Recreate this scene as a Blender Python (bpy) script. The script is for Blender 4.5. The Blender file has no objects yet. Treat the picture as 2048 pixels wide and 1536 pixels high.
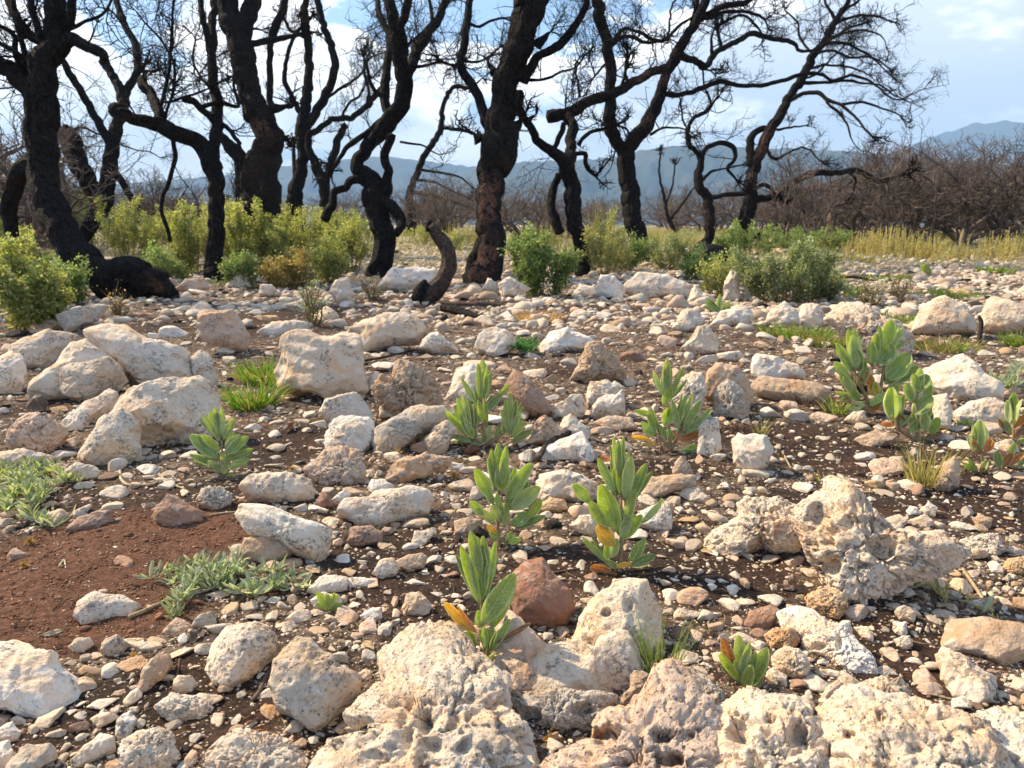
import bpy, math, random
import numpy as np
from mathutils import Vector

# ------------------------------------------------------------------ camera, sky, sun
SC = bpy.context.scene
PW, PH, FP = 2048.0, 1536.0, 1518.0
PITCH = math.radians(12.7)
CAMH = 0.78
CAM = np.array([0.0, 0.0, CAMH])
FW = np.array([0.0, math.cos(PITCH), -math.sin(PITCH)])
UP = np.array([0.0, math.sin(PITCH), math.cos(PITCH)])
RT = np.array([1.0, 0.0, 0.0])
cam = bpy.data.cameras.new('camera')
cam.sensor_width = 36.0
cam.lens = FP / PW * 36.0
cam.clip_start = 0.02
cam.clip_end = 60000
cam.dof.use_dof = True
cam.dof.focus_distance = 1.75
cam.dof.aperture_fstop = 9.0
camo = bpy.data.objects.new('camera', cam)
SC.collection.objects.link(camo)
camo.location = CAM
camo.rotation_euler = (math.pi / 2 - PITCH, 0, 0)
SC.camera = camo

SUN_EL = math.radians(41)
SUN_AZ = math.radians(-60)          # measured from the view direction, to the left
SDIR = np.array([math.sin(SUN_AZ) * math.cos(SUN_EL), math.cos(SUN_AZ) * math.cos(SUN_EL), math.sin(SUN_EL)])
sun = bpy.data.lights.new('sun', 'SUN')
sun.energy = 5.0
sun.angle = math.radians(0.55)
sun.color = (1.0, 0.80, 0.54)
suno = bpy.data.objects.new('sun', sun)
SC.collection.objects.link(suno)
suno.rotation_euler = Vector(SDIR).to_track_quat('Z', 'Y').to_euler()

world = bpy.data.worlds.new('World')
SC.world = world
world.use_nodes = True
wn, wl = world.node_tree.nodes, world.node_tree.links
wn.clear()


def N(nodes, t, **kw):
    n = nodes.new(t)
    for k, v in kw.items():
        if k == 'inp':
            for a, b in v.items():
                n.inputs[a].default_value = b
        else:
            setattr(n, k, v)
    return n


def math_node(nodes, links, op, a, b=None, c=None, clamp=False):
    m = nodes.new('ShaderNodeMath')
    m.operation = op
    m.use_clamp = clamp
    for i, v in enumerate((a, b, c)):
        if v is None:
            continue
        if isinstance(v, (int, float)):
            m.inputs[i].default_value = v
        else:
            links.new(v, m.inputs[i])
    return m.outputs[0]


def mixc(nodes, links, f, a, b, blend='MIX'):
    m = nodes.new('ShaderNodeMix')
    m.data_type = 'RGBA'
    m.blend_type = blend
    for s, v in ((m.inputs[0], f), (m.inputs[6], a), (m.inputs[7], b)):
        if isinstance(v, (int, float)):
            s.default_value = v
        elif isinstance(v, (tuple, list)):
            s.default_value = tuple(v) + ((1.0,) if len(v) == 3 else ())
        else:
            links.new(v, s)
    return m.outputs[2]


def ramp(nodes, links, f, lo, hi, smooth=True):
    m = nodes.new('ShaderNodeMapRange')
    m.interpolation_type = 'SMOOTHSTEP' if smooth else 'LINEAR'
    m.inputs[1].default_value = lo
    m.inputs[2].default_value = hi
    links.new(f, m.inputs[0])
    return m.outputs[0]


def noise_node(nodes, links, vec, scale, detail=4.0, rough=0.55, dist=0.0):
    n = nodes.new('ShaderNodeTexNoise')
    n.inputs['Scale'].default_value = scale
    n.inputs['Detail'].default_value = detail
    n.inputs['Roughness'].default_value = rough
    n.inputs['Distortion'].default_value = dist
    if vec is not None:
        links.new(vec, n.inputs['Vector'])
    return n.outputs[0]


sky = N(wn, 'ShaderNodeTexSky', sky_type='NISHITA', sun_disc=False, sun_elevation=SUN_EL,
        sun_rotation=SUN_AZ % (2 * math.pi), altitude=500, air_density=1.0, dust_density=1.4, ozone_density=1.2)
tc = N(wn, 'ShaderNodeTexCoord')
sep = N(wn, 'ShaderNodeSeparateXYZ')
wl.new(tc.outputs['Generated'], sep.inputs[0])
sx, sy, sz = sep.outputs
zz = math_node(wn, wl, 'ADD', sz, 0.16)
cx_ = math_node(wn, wl, 'DIVIDE', sx, zz)
cy_ = math_node(wn, wl, 'DIVIDE', sy, zz)
comb = N(wn, 'ShaderNodeCombineXYZ')
wl.new(cx_, comb.inputs[0]); wl.new(cy_, comb.inputs[1])
comb.inputs[2].default_value = 3.1
# cumulus banks: noise on the sky direction, stretched sideways
mp = N(wn, 'ShaderNodeMapping'); mp.inputs['Scale'].default_value = (1.0, 1.0, 2.6)
mp.inputs['Location'].default_value = (0.35, 0.0, 0.55)
wl.new(tc.outputs['Generated'], mp.inputs[0])
n1 = noise_node(wn, wl, mp.outputs[0], 3.2, 9.0, 0.56, 0.25)
n2 = noise_node(wn, wl, comb.outputs[0], 0.9, 6.0, 0.55)
# more cloud low down and towards +x, open sky higher up
el = ramp(wn, wl, sz, 0.12, 0.34, False)
right = ramp(wn, wl, sx, 0.12, 0.40)
a_ = math_node(wn, wl, 'MULTIPLY', el, 0.60)
nc_ = math_node(wn, wl, 'MULTIPLY_ADD', n1, 2.5, -0.70)
a2 = math_node(wn, wl, 'SUBTRACT', nc_, a_)
rr_ = math_node(wn, wl, 'MULTIPLY', right, 0.30)
a3 = math_node(wn, wl, 'ADD', a2, rr_)
a4 = math_node(wn, wl, 'ADD', a3, math_node(wn, wl, 'MULTIPLY', math_node(wn, wl, 'SUBTRACT', n2, 0.5), 0.25))
mask = ramp(wn, wl, a4, 0.20, 0.33)
shade_n = noise_node(wn, wl, mp.outputs[0], 6.5, 7.0, 0.6, 0.2)
shade = ramp(wn, wl, math_node(wn, wl, 'ADD', shade_n, math_node(wn, wl, 'MULTIPLY', right, 0.20)), 0.42, 0.62)
cloud_col = mixc(wn, wl, shade, (15.5, 14.6, 13.4), (5.6, 5.8, 6.3))
low = ramp(wn, wl, sz, 0.0, 0.14)
cloud_low = mixc(wn, wl, low, (12.0, 11.6, 11.0), cloud_col)
# extra glow of thin cloud towards the sun
dotn = N(wn, 'ShaderNodeVectorMath', operation='DOT_PRODUCT')
wl.new(tc.outputs['Generated'], dotn.inputs[0])
dotn.inputs[1].default_value = tuple(SDIR)
glow = ramp(wn, wl, dotn.outputs['Value'], 0.35, 1.0)
cloud_b = mixc(wn, wl, math_node(wn, wl, 'MULTIPLY', glow, 0.9), cloud_low, (16, 15.2, 14.0))
skyb = mixc(wn, wl, 1.0, sky.outputs[0], (0.90, 0.97, 1.04), 'MULTIPLY')
final = mixc(wn, wl, math_node(wn, wl, 'MULTIPLY', mask, 0.93), skyb, cloud_b)
bg = N(wn, 'ShaderNodeBackground', inp={'Strength': 0.115})
wl.new(final, bg.inputs[0])
wo = N(wn, 'ShaderNodeOutputWorld')
wl.new(bg.outputs[0], wo.inputs[0])

SC.view_settings.view_transform = 'Standard'
SC.view_settings.look = 'None'
SC.view_settings.exposure = 1.12
SC.view_settings.gamma = 1.0
SC.cycles.max_bounces = 6
SC.cycles.diffuse_bounces = 3
SC.cycles.volume_bounces = 0
SC.cycles.transparent_max_bounces = 6
SC.cycles.use_denoising = True

rng = np.random.default_rng(11)
random.seed(5)


# ------------------------------------------------------------------ numeric noise
def _hash(i, j, k, s):
    with np.errstate(over='ignore'):
        n = (i.astype(np.uint32) * np.uint32(374761393) + j.astype(np.uint32) * np.uint32(668265263)
             + k.astype(np.uint32) * np.uint32(2246822519) + np.uint32(s * 3266489917 & 0xffffffff))
        n = (n ^ (n >> np.uint32(13))) * np.uint32(1274126177)
        n = (n ^ (n >> np.uint32(15))) * np.uint32(2246822519)
        n = n ^ (n >> np.uint32(16))
    return n.astype(np.float64) / 4294967296.0


def vn(P, s=0):
    P = np.asarray(P, float)
    fl = np.floor(P)
    f = P - fl
    f = f * f * f * (f * (f * 6 - 15) + 10)
    i, j, k = (fl[:, a].astype(np.int64) for a in range(3))
    r = 0
    for a in (0, 1):
        wa = f[:, 0] if a else 1 - f[:, 0]
        for b in (0, 1):
            wb = f[:, 1] if b else 1 - f[:, 1]
            for c in (0, 1):
                wc = f[:, 2] if c else 1 - f[:, 2]
                r = r + wa * wb * wc * _hash(i + a, j + b, k + c, s)
    return r * 2 - 1


def fbm(P, octv=4, s=0, gain=0.5):
    a, r, t = 1.0, 0, 0
    P = np.asarray(P, float)
    for o in range(octv):
        r = r + a * vn(P * (2.03 ** o) + 17.3 * o, s + o)
        t += a
        a *= gain
    return r / t


def worley(P, s=0):
    P = np.asarray(P, float)
    fl = np.floor(P).astype(np.int64)
    best = np.full(len(P), 9.0)
    rnd = np.zeros(len(P))
    for a in (-1, 0, 1):
        for b in (-1, 0, 1):
            for c in (-1, 0, 1):
                i, j, k = fl[:, 0] + a, fl[:, 1] + b, fl[:, 2] + c
                q = np.stack([i + _hash(i, j, k, s), j + _hash(i, j, k, s + 1), k + _hash(i, j, k, s + 2)], 1)
                d = np.sqrt(((P - q) ** 2).sum(1))
                m = d < best
                best[m] = d[m]
                rnd[m] = _hash(i, j, k, s + 3)[m]
    return best, rnd


def sstep(x, a, b):
    t = np.clip((x - a) / (b - a), 0, 1)
    return t * t * (3 - 2 * t)


# ------------------------------------------------------------------ terrain
def gz(x, y, fine=False):
    x = np.atleast_1d(np.asarray(x, float)); y = np.atleast_1d(np.asarray(y, float))
    z0 = np.zeros_like(x)
    r = np.hypot(x, y)
    h = 0.035 * fbm(np.stack([x * 0.9, y * 0.9, z0 + 3], 1), 3, 5) * np.clip((r - 0.5), 0, 1)
    h = h + 0.012 * fbm(np.stack([x * 5, y * 5, z0 + 1], 1), 3, 9)
    h = h + 0.05 * sstep(r, 4, 14) * fbm(np.stack([x * 0.3, y * 0.3, z0], 1), 2, 21)
    if fine:
        w = 1 - sstep(r, 3.0, 7.0)
        h = h + w * (0.0035 * fbm(np.stack([x * 45, y * 45, z0], 1), 3, 31, 0.7))
    d = np.maximum(r - 48, 0)
    h = h - 170 * sstep(d, 0, 420) - 0.0 * d
    return h


def ray(px, py):
    d = FW + (px - PW / 2) / FP * RT - (py - PH / 2) / FP * UP
    return d


def hit(px, py, tmax=60):
    d = ray(px, py)
    t = np.geomspace(0.35, tmax, 260)
    P = CAM + d * t[:, None]
    g = P[:, 2] - gz(P[:, 0], P[:, 1])
    idx = np.where(g < 0)[0]
    if len(idx) == 0:
        return None
    i = max(idx[0], 1)
    a, b = t[i - 1], t[i]
    for _ in range(3):
        tt = np.linspace(a, b, 9)
        P = CAM + d * tt[:, None]
        g = P[:, 2] - gz(P[:, 0], P[:, 1])
        j = np.where(g < 0)[0]
        j = max(j[0], 1) if len(j) else 8
        a, b = tt[j - 1], tt[j]
    t = 0.5 * (a + b)
    return CAM + d * t


def at(px, py, depth):
    return CAM + ray(px, py) * depth


def depth_of(P):
    return float((np.asarray(P) - CAM) @ FW)


def topx(P):
    v = np.asarray(P) - CAM
    dz = v @ FW
    return PW / 2 + (v @ RT) / dz * FP, PH / 2 - (v @ UP) / dz * FP


def nrm(v):
    v = np.asarray(v, float)
    return v / (np.linalg.norm(v, axis=-1, keepdims=True) + 1e-12)


# ------------------------------------------------------------------ object helpers
COL = SC.collection


def mesh_obj(name, V, F, mat, parent=None, smooth=True, loc=None, attrs=None, uv=None, color=None):
    V = np.asarray(V, float)
    if loc is not None:
        V = V - np.asarray(loc)
    me = bpy.data.meshes.new(name)
    me.vertices.add(len(V))
    me.vertices.foreach_set('co', V.astype(np.float32).ravel())
    if isinstance(F, (list, tuple)):
        groups = [np.asarray(f, np.int32) for f in F if len(f)]
    else:
        groups = [np.asarray(F, np.int32)]
    loops = np.concatenate([g.ravel() for g in groups])
    sizes = np.concatenate([np.full(len(g), g.shape[1], np.int32) for g in groups])
    starts = np.concatenate([[0], np.cumsum(sizes)[:-1]]).astype(np.int32)
    me.loops.add(len(loops))
    me.loops.foreach_set('vertex_index', loops)
    me.polygons.add(len(sizes))
    me.polygons.foreach_set('loop_start', starts)
    if smooth:
        me.polygons.foreach_set('use_smooth', np.ones(len(sizes), bool))
    if attrs:
        for k, a in attrs.items():
            a = np.asarray(a, np.float32)
            if a.ndim == 1:
                at_ = me.attributes.new(k, 'FLOAT', 'POINT')
                at_.data.foreach_set('value', a)
            else:
                at_ = me.attributes.new(k, 'FLOAT_COLOR', 'POINT')
                if a.shape[1] == 3:
                    a = np.concatenate([a, np.ones((len(a), 1), np.float32)], 1)
                at_.data.foreach_set('color', a.ravel())
    if uv is not None:
        ul = me.uv_layers.new(name='uv')
        ul.data.foreach_set('uv', np.asarray(uv, np.float32)[loops].ravel())
    me.update(calc_edges=True)
    me.validate()
    me.materials.append(mat)
    o = bpy.data.objects.new(name, me)
    COL.objects.link(o)
    if parent is not None:
        o.parent = parent
    if loc is not None and parent is None:
        o.location = loc
    if color is not None:
        o.color = tuple(color) + (1.0,)
    return o


def empty(name, loc):
    o = bpy.data.objects.new(name, None)
    o.empty_display_size = 0.05
    o.location = loc
    COL.objects.link(o)
    return o


LABELS = set()


def tag(o, label, cat, group=None, kind=None):
    if label:
        o['label'] = label
        LABELS.add(label)
    if cat:
        o['category'] = cat
    if group:
        o['group'] = group
    if kind:
        o['kind'] = kind
    return o


def ico(sub):
    t = (1 + 5 ** 0.5) / 2
    V = [(-1, t, 0), (1, t, 0), (-1, -t, 0), (1, -t, 0), (0, -1, t), (0, 1, t), (0, -1, -t), (0, 1, -t),
         (t, 0, -1), (t, 0, 1), (-t, 0, -1), (-t, 0, 1)]
    F = [(0, 11, 5), (0, 5, 1), (0, 1, 7), (0, 7, 10), (0, 10, 11), (1, 5, 9), (5, 11, 4), (11, 10, 2), (10, 7, 6),
         (7, 1, 8), (3, 9, 4), (3, 4, 2), (3, 2, 6), (3, 6, 8), (3, 8, 9), (4, 9, 5), (2, 4, 11), (6, 2, 10),
         (8, 6, 7), (9, 8, 1)]
    V = nrm(np.array(V, float)); F = np.array(F)
    for _ in range(sub):
        E = np.sort(np.concatenate([F[:, [0, 1]], F[:, [1, 2]], F[:, [2, 0]]]), 1)
        U, inv = np.unique(E, axis=0, return_inverse=True)
        inv = inv.ravel()
        M = nrm(V[U[:, 0]] + V[U[:, 1]])
        n = len(V); k = len(F)
        a, b, c = inv[:k] + n, inv[k:2 * k] + n, inv[2 * k:] + n
        V = np.concatenate([V, M])
        F = np.concatenate([np.stack([F[:, 0], a, c], 1), np.stack([F[:, 1], b, a], 1),
                            np.stack([F[:, 2], c, b], 1), np.stack([a, b, c], 1)])
    return V, F


ICO = {s: ico(s) for s in (1, 2, 3, 4, 5, 6)}


class MB:
    """collects tubes and faces into one mesh"""
    def __init__(self):
        self.V, self.Q, self.T, self.n = [], [], [], 0
        self.A = []

    def add(self, V, F, a=None):
        V = np.asarray(V, float); F = np.asarray(F)
        (self.Q if F.shape[1] == 4 else self.T).append(F + self.n)
        self.V.append(V)
        self.A.append(np.zeros(len(V)) if a is None else np.asarray(a, float))
        self.n += len(V)

    def tube(self, P, R, sides=8, rough=0.0, seed=0, cap=True, a=None):
        P = np.asarray(P, float); R = np.asarray(R, float)
        n = len(P)
        T = nrm(np.gradient(P, axis=0))
        ref = np.array([0.3, 0.9, 0.2]) if abs(T[0] @ np.array([0, 0, 1.0])) > 0.6 else np.array([0, 0, 1.0])
        U = np.zeros((n, 3)); u = ref
        for i in range(n):
            u = u - (u @ T[i]) * T[i]
            u = u / (np.linalg.norm(u) + 1e-9)
            U[i] = u
        W = np.cross(T, U)
        th = np.arange(sides) * 2 * math.pi / sides
        ring = (np.cos(th)[None, :, None] * U[:, None, :] + np.sin(th)[None, :, None] * W[:, None, :])
        Rr = np.repeat(R[:, None], sides, 1)
        if rough > 0:
            L = np.concatenate([[0], np.cumsum(np.linalg.norm(np.diff(P, axis=0), axis=1))]) / max(R.max(), 1e-4)
            q = np.stack([np.repeat(np.cos(th)[None] * 1.4, n, 0).ravel(), np.repeat(np.sin(th)[None] * 1.4, n, 0).ravel(),
                          np.repeat(L[:, None] * 0.45, sides, 1).ravel()], 1)
            nz = fbm(q, 3, seed).reshape(n, sides)
            q2 = q * np.array([3.2, 3.2, 1.3])
            nz2 = fbm(q2, 2, seed + 7).reshape(n, sides)
            q3 = q * np.array([2.4, 2.4, 0.9])
            fis = np.abs(fbm(q3, 2, seed + 13)).reshape(n, sides)      # lengthwise cracks
            Rr = Rr * (1 + rough * nz * 1.3 + rough * 0.5 * nz2 - rough * 0.9 * (1 - sstep(fis, 0.0, 0.14)))
        V = (P[:, None, :] + ring * Rr[:, :, None]).reshape(-1, 3)
        i = np.arange(n - 1)[:, None] * sides
        j = np.arange(sides)[None]; k = (j + 1) % sides
        F = np.stack([i + j, i + k, i + k + sides, i + j + sides], -1).reshape(-1, 4)
        if a is None:
            av = None
        else:   # bare wood shows where the bark has come off one side only
            face = ring @ nrm(np.array([-0.15, -1.0, 0.0]))
            av = (np.asarray(a)[:, None] * sstep(face, 0.62, 0.86)).ravel()
        base = self.n
        self.add(V, F, av)
        if cap:
            for idx, s in ((0, -1), (n - 1, 1)):
                c = P[idx] + T[idx] * R[idx] * 0.35 * s
                self.V.append(c[None]); self.A.append(np.array([0.0 if a is None else a[idx]]))
                ci = self.n; self.n += 1
                jj = np.arange(sides); kk = (jj + 1) % sides
                b0 = base + idx * sides
                tri = np.stack([b0 + kk, b0 + jj, np.full(sides, ci)], 1) if idx == 0 else \
                    np.stack([b0 + jj, b0 + kk, np.full(sides, ci)], 1)
                self.T.append(tri)

    def build(self, name, mat, parent=None, loc=None, attr='amt', **kw):
        V = np.concatenate(self.V)
        F = []
        if self.Q:
            F.append(np.concatenate(self.Q))
        if self.T:
            F.append(np.concatenate(self.T))
        return mesh_obj(name, V, F, mat, parent, loc=loc, attrs={attr: np.concatenate(self.A)}, **kw)


def catmull(P, step):
    P = np.asarray(P, float)
    if len(P) < 3:
        P = np.array([P[0], (P[0] + P[-1]) / 2, P[-1]])
    E = np.concatenate([[2 * P[0] - P[1]], P, [2 * P[-1] - P[-2]]])
    out = []
    for i in range(1, len(E) - 2):
        L = np.linalg.norm(E[i + 1][:3] - E[i][:3])
        m = max(2, int(math.ceil(L / step)))
        t = np.linspace(0, 1, m, endpoint=False)[:, None]
        a, b, c, d = E[i - 1], E[i], E[i + 1], E[i + 2]
        out.append(0.5 * ((2 * b) + (-a + c) * t + (2 * a - 5 * b + 4 * c - d) * t ** 2 + (-a + 3 * b - 3 * c + d) * t ** 3))
    out.append(E[-2][None])
    return np.concatenate(out)


# ------------------------------------------------------------------ materials
def new_mat(name):
    m = bpy.data.materials.new(name)
    m.use_nodes = True
    nt = m.node_tree
    nt.nodes.clear()
    out = nt.nodes.new('ShaderNodeOutputMaterial')
    b = nt.nodes.new('ShaderNodeBsdfPrincipled')
    nt.links.new(b.outputs[0], out.inputs[0])
    b.inputs['Roughness'].default_value = 0.9
    b.inputs['Specular IOR Level'].default_value = 0.2
    return m, nt.nodes, nt.links, b, out


def bump(nodes, links, h, strength, dist, prev=None):
    b = nodes.new('ShaderNodeBump')
    b.inputs['Strength'].default_value = strength
    b.inputs['Distance'].default_value = dist
    links.new(h, b.inputs['Height'])
    if prev is not None:
        links.new(prev, b.inputs['Normal'])
    return b.outputs[0]


def obj_vec(nodes, links):
    t = nodes.new('ShaderNodeTexCoord')
    oi = nodes.new('ShaderNodeObjectInfo')
    mul = N(nodes, 'ShaderNodeMath', operation='MULTIPLY'); mul.inputs[1].default_value = 57.0
    links.new(oi.outputs['Random'], mul.inputs[0])
    add = N(nodes, 'ShaderNodeVectorMath', operation='ADD')
    links.new(t.outputs['Object'], add.inputs[0])
    links.new(mul.outputs[0], add.inputs[1])
    return add.outputs[0], oi


def rock_mat(name, karst):
    m, n, l, b, out = new_mat(name)
    v, oi = obj_vec(n, l)
    col = oi.outputs['Color']
    big = noise_node(n, l, v, 11, 5, 0.6)
    med = noise_node(n, l, v, 38, 6, 0.62, 0.3)
    fin = noise_node(n, l, v, 210, 4, 0.7)
    warm = mixc(n, l, 1.0, col, (1.02, 0.83, 0.66), 'MULTIPLY')
    c1 = mixc(n, l, ramp(n, l, big, 0.42, 0.68), col, warm)
    pale = mixc(n, l, 0.5, col, (0.72, 0.68, 0.62))
    c2 = mixc(n, l, math_node(n, l, 'MULTIPLY', ramp(n, l, med, 0.52, 0.7), 0.75), c1, pale)
    rust = mixc(n, l, 1.0, col, (0.86, 0.56, 0.38), 'MULTIPLY')
    rn = noise_node(n, l, v, 19, 6, 0.7, 0.6)
    c3 = mixc(n, l, math_node(n, l, 'MULTIPLY', ramp(n, l, rn, 0.60, 0.74), 0.7), c2, rust)
    # grey-black lichen and soot specks, gathered in patches
    patch = ramp(n, l, noise_node(n, l, v, 14, 4, 0.6), 0.46 if karst else 0.49, 0.62)
    speck = ramp(n, l, noise_node(n, l, v, 95, 5, 0.72), 0.47, 0.58)
    blot = math_node(n, l, 'MULTIPLY', patch, speck)
    c4 = mixc(n, l, math_node(n, l, 'MULTIPLY', blot, 0.78), c3, (0.11, 0.10, 0.09))
    dust = math_node(n, l, 'MULTIPLY', ramp(n, l, noise_node(n, l, v, 8, 6, 0.68, 0.4), 0.55, 0.68), 0.45)
    c4 = mixc(n, l, dust, c4, (0.36, 0.25, 0.17))
    dots = ramp(n, l, noise_node(n, l, v, 330, 2, 0.5), 0.66, 0.72)
    c5 = mixc(n, l, math_node(n, l, 'MULTIPLY', dots, 0.5), c4, (0.16, 0.13, 0.11))
    l.new(c5, b.inputs['Base Color'])
    h = bump(n, l, med, 0.8, 0.013)
    h = bump(n, l, fin, 0.6, 0.0035, h)
    vo = N(n, 'ShaderNodeTexVoronoi'); vo.inputs['Scale'].default_value = 120 if karst else 70
    l.new(v, vo.inputs['Vector'])
    pit = ramp(n, l, vo.outputs['Distance'], 0.0, 0.33)
    h = bump(n, l, pit, 0.9 if karst else 0.25, 0.004, h)
    cr = N(n, 'ShaderNodeTexVoronoi', feature='DISTANCE_TO_EDGE'); cr.inputs['Scale'].default_value = 9
    dv = N(n, 'ShaderNodeVectorMath', operation='ADD')
    nz = N(n, 'ShaderNodeTexNoise'); nz.inputs['Scale'].default_value = 22; l.new(v, nz.inputs['Vector'])
    sc = N(n, 'ShaderNodeVectorMath', operation='SCALE'); sc.inputs['Scale'].default_value = 0.16
    l.new(nz.outputs['Color'], sc.inputs[0]); l.new(v, dv.inputs[0]); l.new(sc.outputs[0], dv.inputs[1])
    l.new(dv.outputs[0], cr.inputs['Vector'])
    crk = ramp(n, l, cr.outputs['Distance'], 0.0, 0.018)
    h = bump(n, l, crk, 0.5, 0.004, h)
    l.new(h, b.inputs['Normal'])
    b.inputs['Roughness'].default_value = 0.92
    return m


M_ROCK = rock_mat('limestone', False)
M_KARST = rock_mat('pitted_limestone', True)


def vcol_mat(name, bumpscale=200, bs=0.5, bd=0.003, transl=0.0, rough=0.9):
    m, n, l, b, out = new_mat(name)
    a = N(n, 'ShaderNodeAttribute', attribute_name='col')
    t = n.new('ShaderNodeTexCoord')
    nz = noise_node(n, l, t.outputs['Object'], bumpscale, 4, 0.65)
    c = mixc(n, l, ramp(n, l, nz, 0.35, 0.7), mixc(n, l, 1.0, a.outputs['Color'], (0.72, 0.68, 0.64), 'MULTIPLY'), a.outputs['Color'])
    l.new(c, b.inputs['Base Color'])
    if bs:
        l.new(bump(n, l, nz, bs, bd), b.inputs['Normal'])
    b.inputs['Roughness'].default_value = rough
    if transl:
        tr = n.new('ShaderNodeBsdfTranslucent')
        l.new(mixc(n, l, 1.0, c, (1.45, 1.5, 0.85), 'MULTIPLY'), tr.inputs[0])
        mx = n.new('ShaderNodeMixShader'); mx.inputs[0].default_value = transl
        l.new(b.outputs[0], mx.inputs[1]); l.new(tr.outputs[0], mx.inputs[2])
        l.new(mx.outputs[0], out.inputs[0])
    return m


M_GRAVEL = vcol_mat('loose_stone', 240, 0.6, 0.003)
M_FOLIAGE = vcol_mat('small_leaf', 30, 0, 0, 0.42, 0.5)
M_BLADE = vcol_mat('grass_blade', 30, 0, 0, 0.35, 0.6)


def char_mat():
    m, n, l, b, out = new_mat('charred_bark')
    t = n.new('ShaderNodeTexCoord')
    v = t.outputs['Object']
    a = N(n, 'ShaderNodeAttribute', attribute_name='amt')
    mpg = n.new('ShaderNodeMapping'); mpg.inputs['Scale'].default_value = (1, 1, 0.45)
    l.new(v, mpg.inputs[0])
    big = noise_node(n, l, v, 5, 5, 0.6)
    fin = noise_node(n, l, mpg.outputs[0], 45, 6, 0.7)
    c = mixc(n, l, ramp(n, l, fin, 0.35, 0.72), (0.008, 0.0075, 0.0075), (0.040, 0.035, 0.033))
    c = mixc(n, l, math_node(n, l, 'MULTIPLY', ramp(n, l, big, 0.52, 0.7), 0.6), c, (0.055, 0.040, 0.032))
    ash = ramp(n, l, noise_node(n, l, mpg.outputs[0], 90, 4, 0.7), 0.6, 0.75)
    c = mixc(n, l, math_node(n, l, 'MULTIPLY', ash, 0.6), c, (0.13, 0.12, 0.115))
    woodc = mixc(n, l, ramp(n, l, noise_node(n, l, mpg.outputs[0], 60, 4, 0.6), 0.3, 0.7), (0.10, 0.045, 0.03), (0.30, 0.16, 0.10))
    am = math_node(n, l, 'MULTIPLY', a.outputs['Fac'], ramp(n, l, noise_node(n, l, v, 14, 4, 0.6), 0.38, 0.5))
    c = mixc(n, l, am, c, woodc)
    l.new(c, b.inputs['Base Color'])
    vo = N(n, 'ShaderNodeTexVoronoi', feature='DISTANCE_TO_EDGE'); vo.inputs['Scale'].default_value = 38
    l.new(mpg.outputs[0], vo.inputs['Vector'])
    h = bump(n, l, fin, 1.0, 0.035)
    h = bump(n, l, ramp(n, l, vo.outputs['Distance'], 0, 0.16), 1.0, 0.025, h)
    l.new(h, b.inputs['Normal'])
    b.inputs['Roughness'].default_value = 0.85
    b.inputs['Specular IOR Level'].default_value = 0.15
    return m


M_CHAR = char_mat()


def plain_mat(name, c1, c2, scale=60, rough=0.85, bs=0.4, bd=0.002, transl=0.0, usecol=False):
    m, n, l, b, out = new_mat(name)
    t = n.new('ShaderNodeTexCoord')
    nz = noise_node(n, l, t.outputs['Object'], scale, 5, 0.65)
    if usecol:
        oi = n.new('ShaderNodeObjectInfo')
        c = mixc(n, l, ramp(n, l, nz, 0.3, 0.7), mixc(n, l, 1.0, oi.outputs['Color'], (0.6, 0.58, 0.55), 'MULTIPLY'), oi.outputs['Color'])
    else:
        c = mixc(n, l, ramp(n, l, nz, 0.3, 0.7), c1, c2)
    l.new(c, b.inputs['Base Color'])
    if bs:
        l.new(bump(n, l, nz, bs, bd), b.inputs['Normal'])
    b.inputs['Roughness'].default_value = rough
    if transl:
        tr = n.new('ShaderNodeBsdfTranslucent'); l.new(c, tr.inputs[0])
        mx = n.new('ShaderNodeMixShader'); mx.inputs[0].default_value = transl
        l.new(b.outputs[0], mx.inputs[1]); l.new(tr.outputs[0], mx.inputs[2]); l.new(mx.outputs[0], out.inputs[0])
    return m


M_DRY = plain_mat('dry_plant', (0, 0, 0), (0, 0, 0), 90, 0.8, 0.3, 0.001, 0.15, True)
M_BROWNBUSH = plain_mat('scorched_twig', (0.055, 0.045, 0.039), (0.19, 0.15, 0.125), 3, 0.9, 0)
M_STEM = plain_mat('plant_stem', (0.20, 0.14, 0.08), (0.34, 0.27, 0.15), 120, 0.8)


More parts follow.
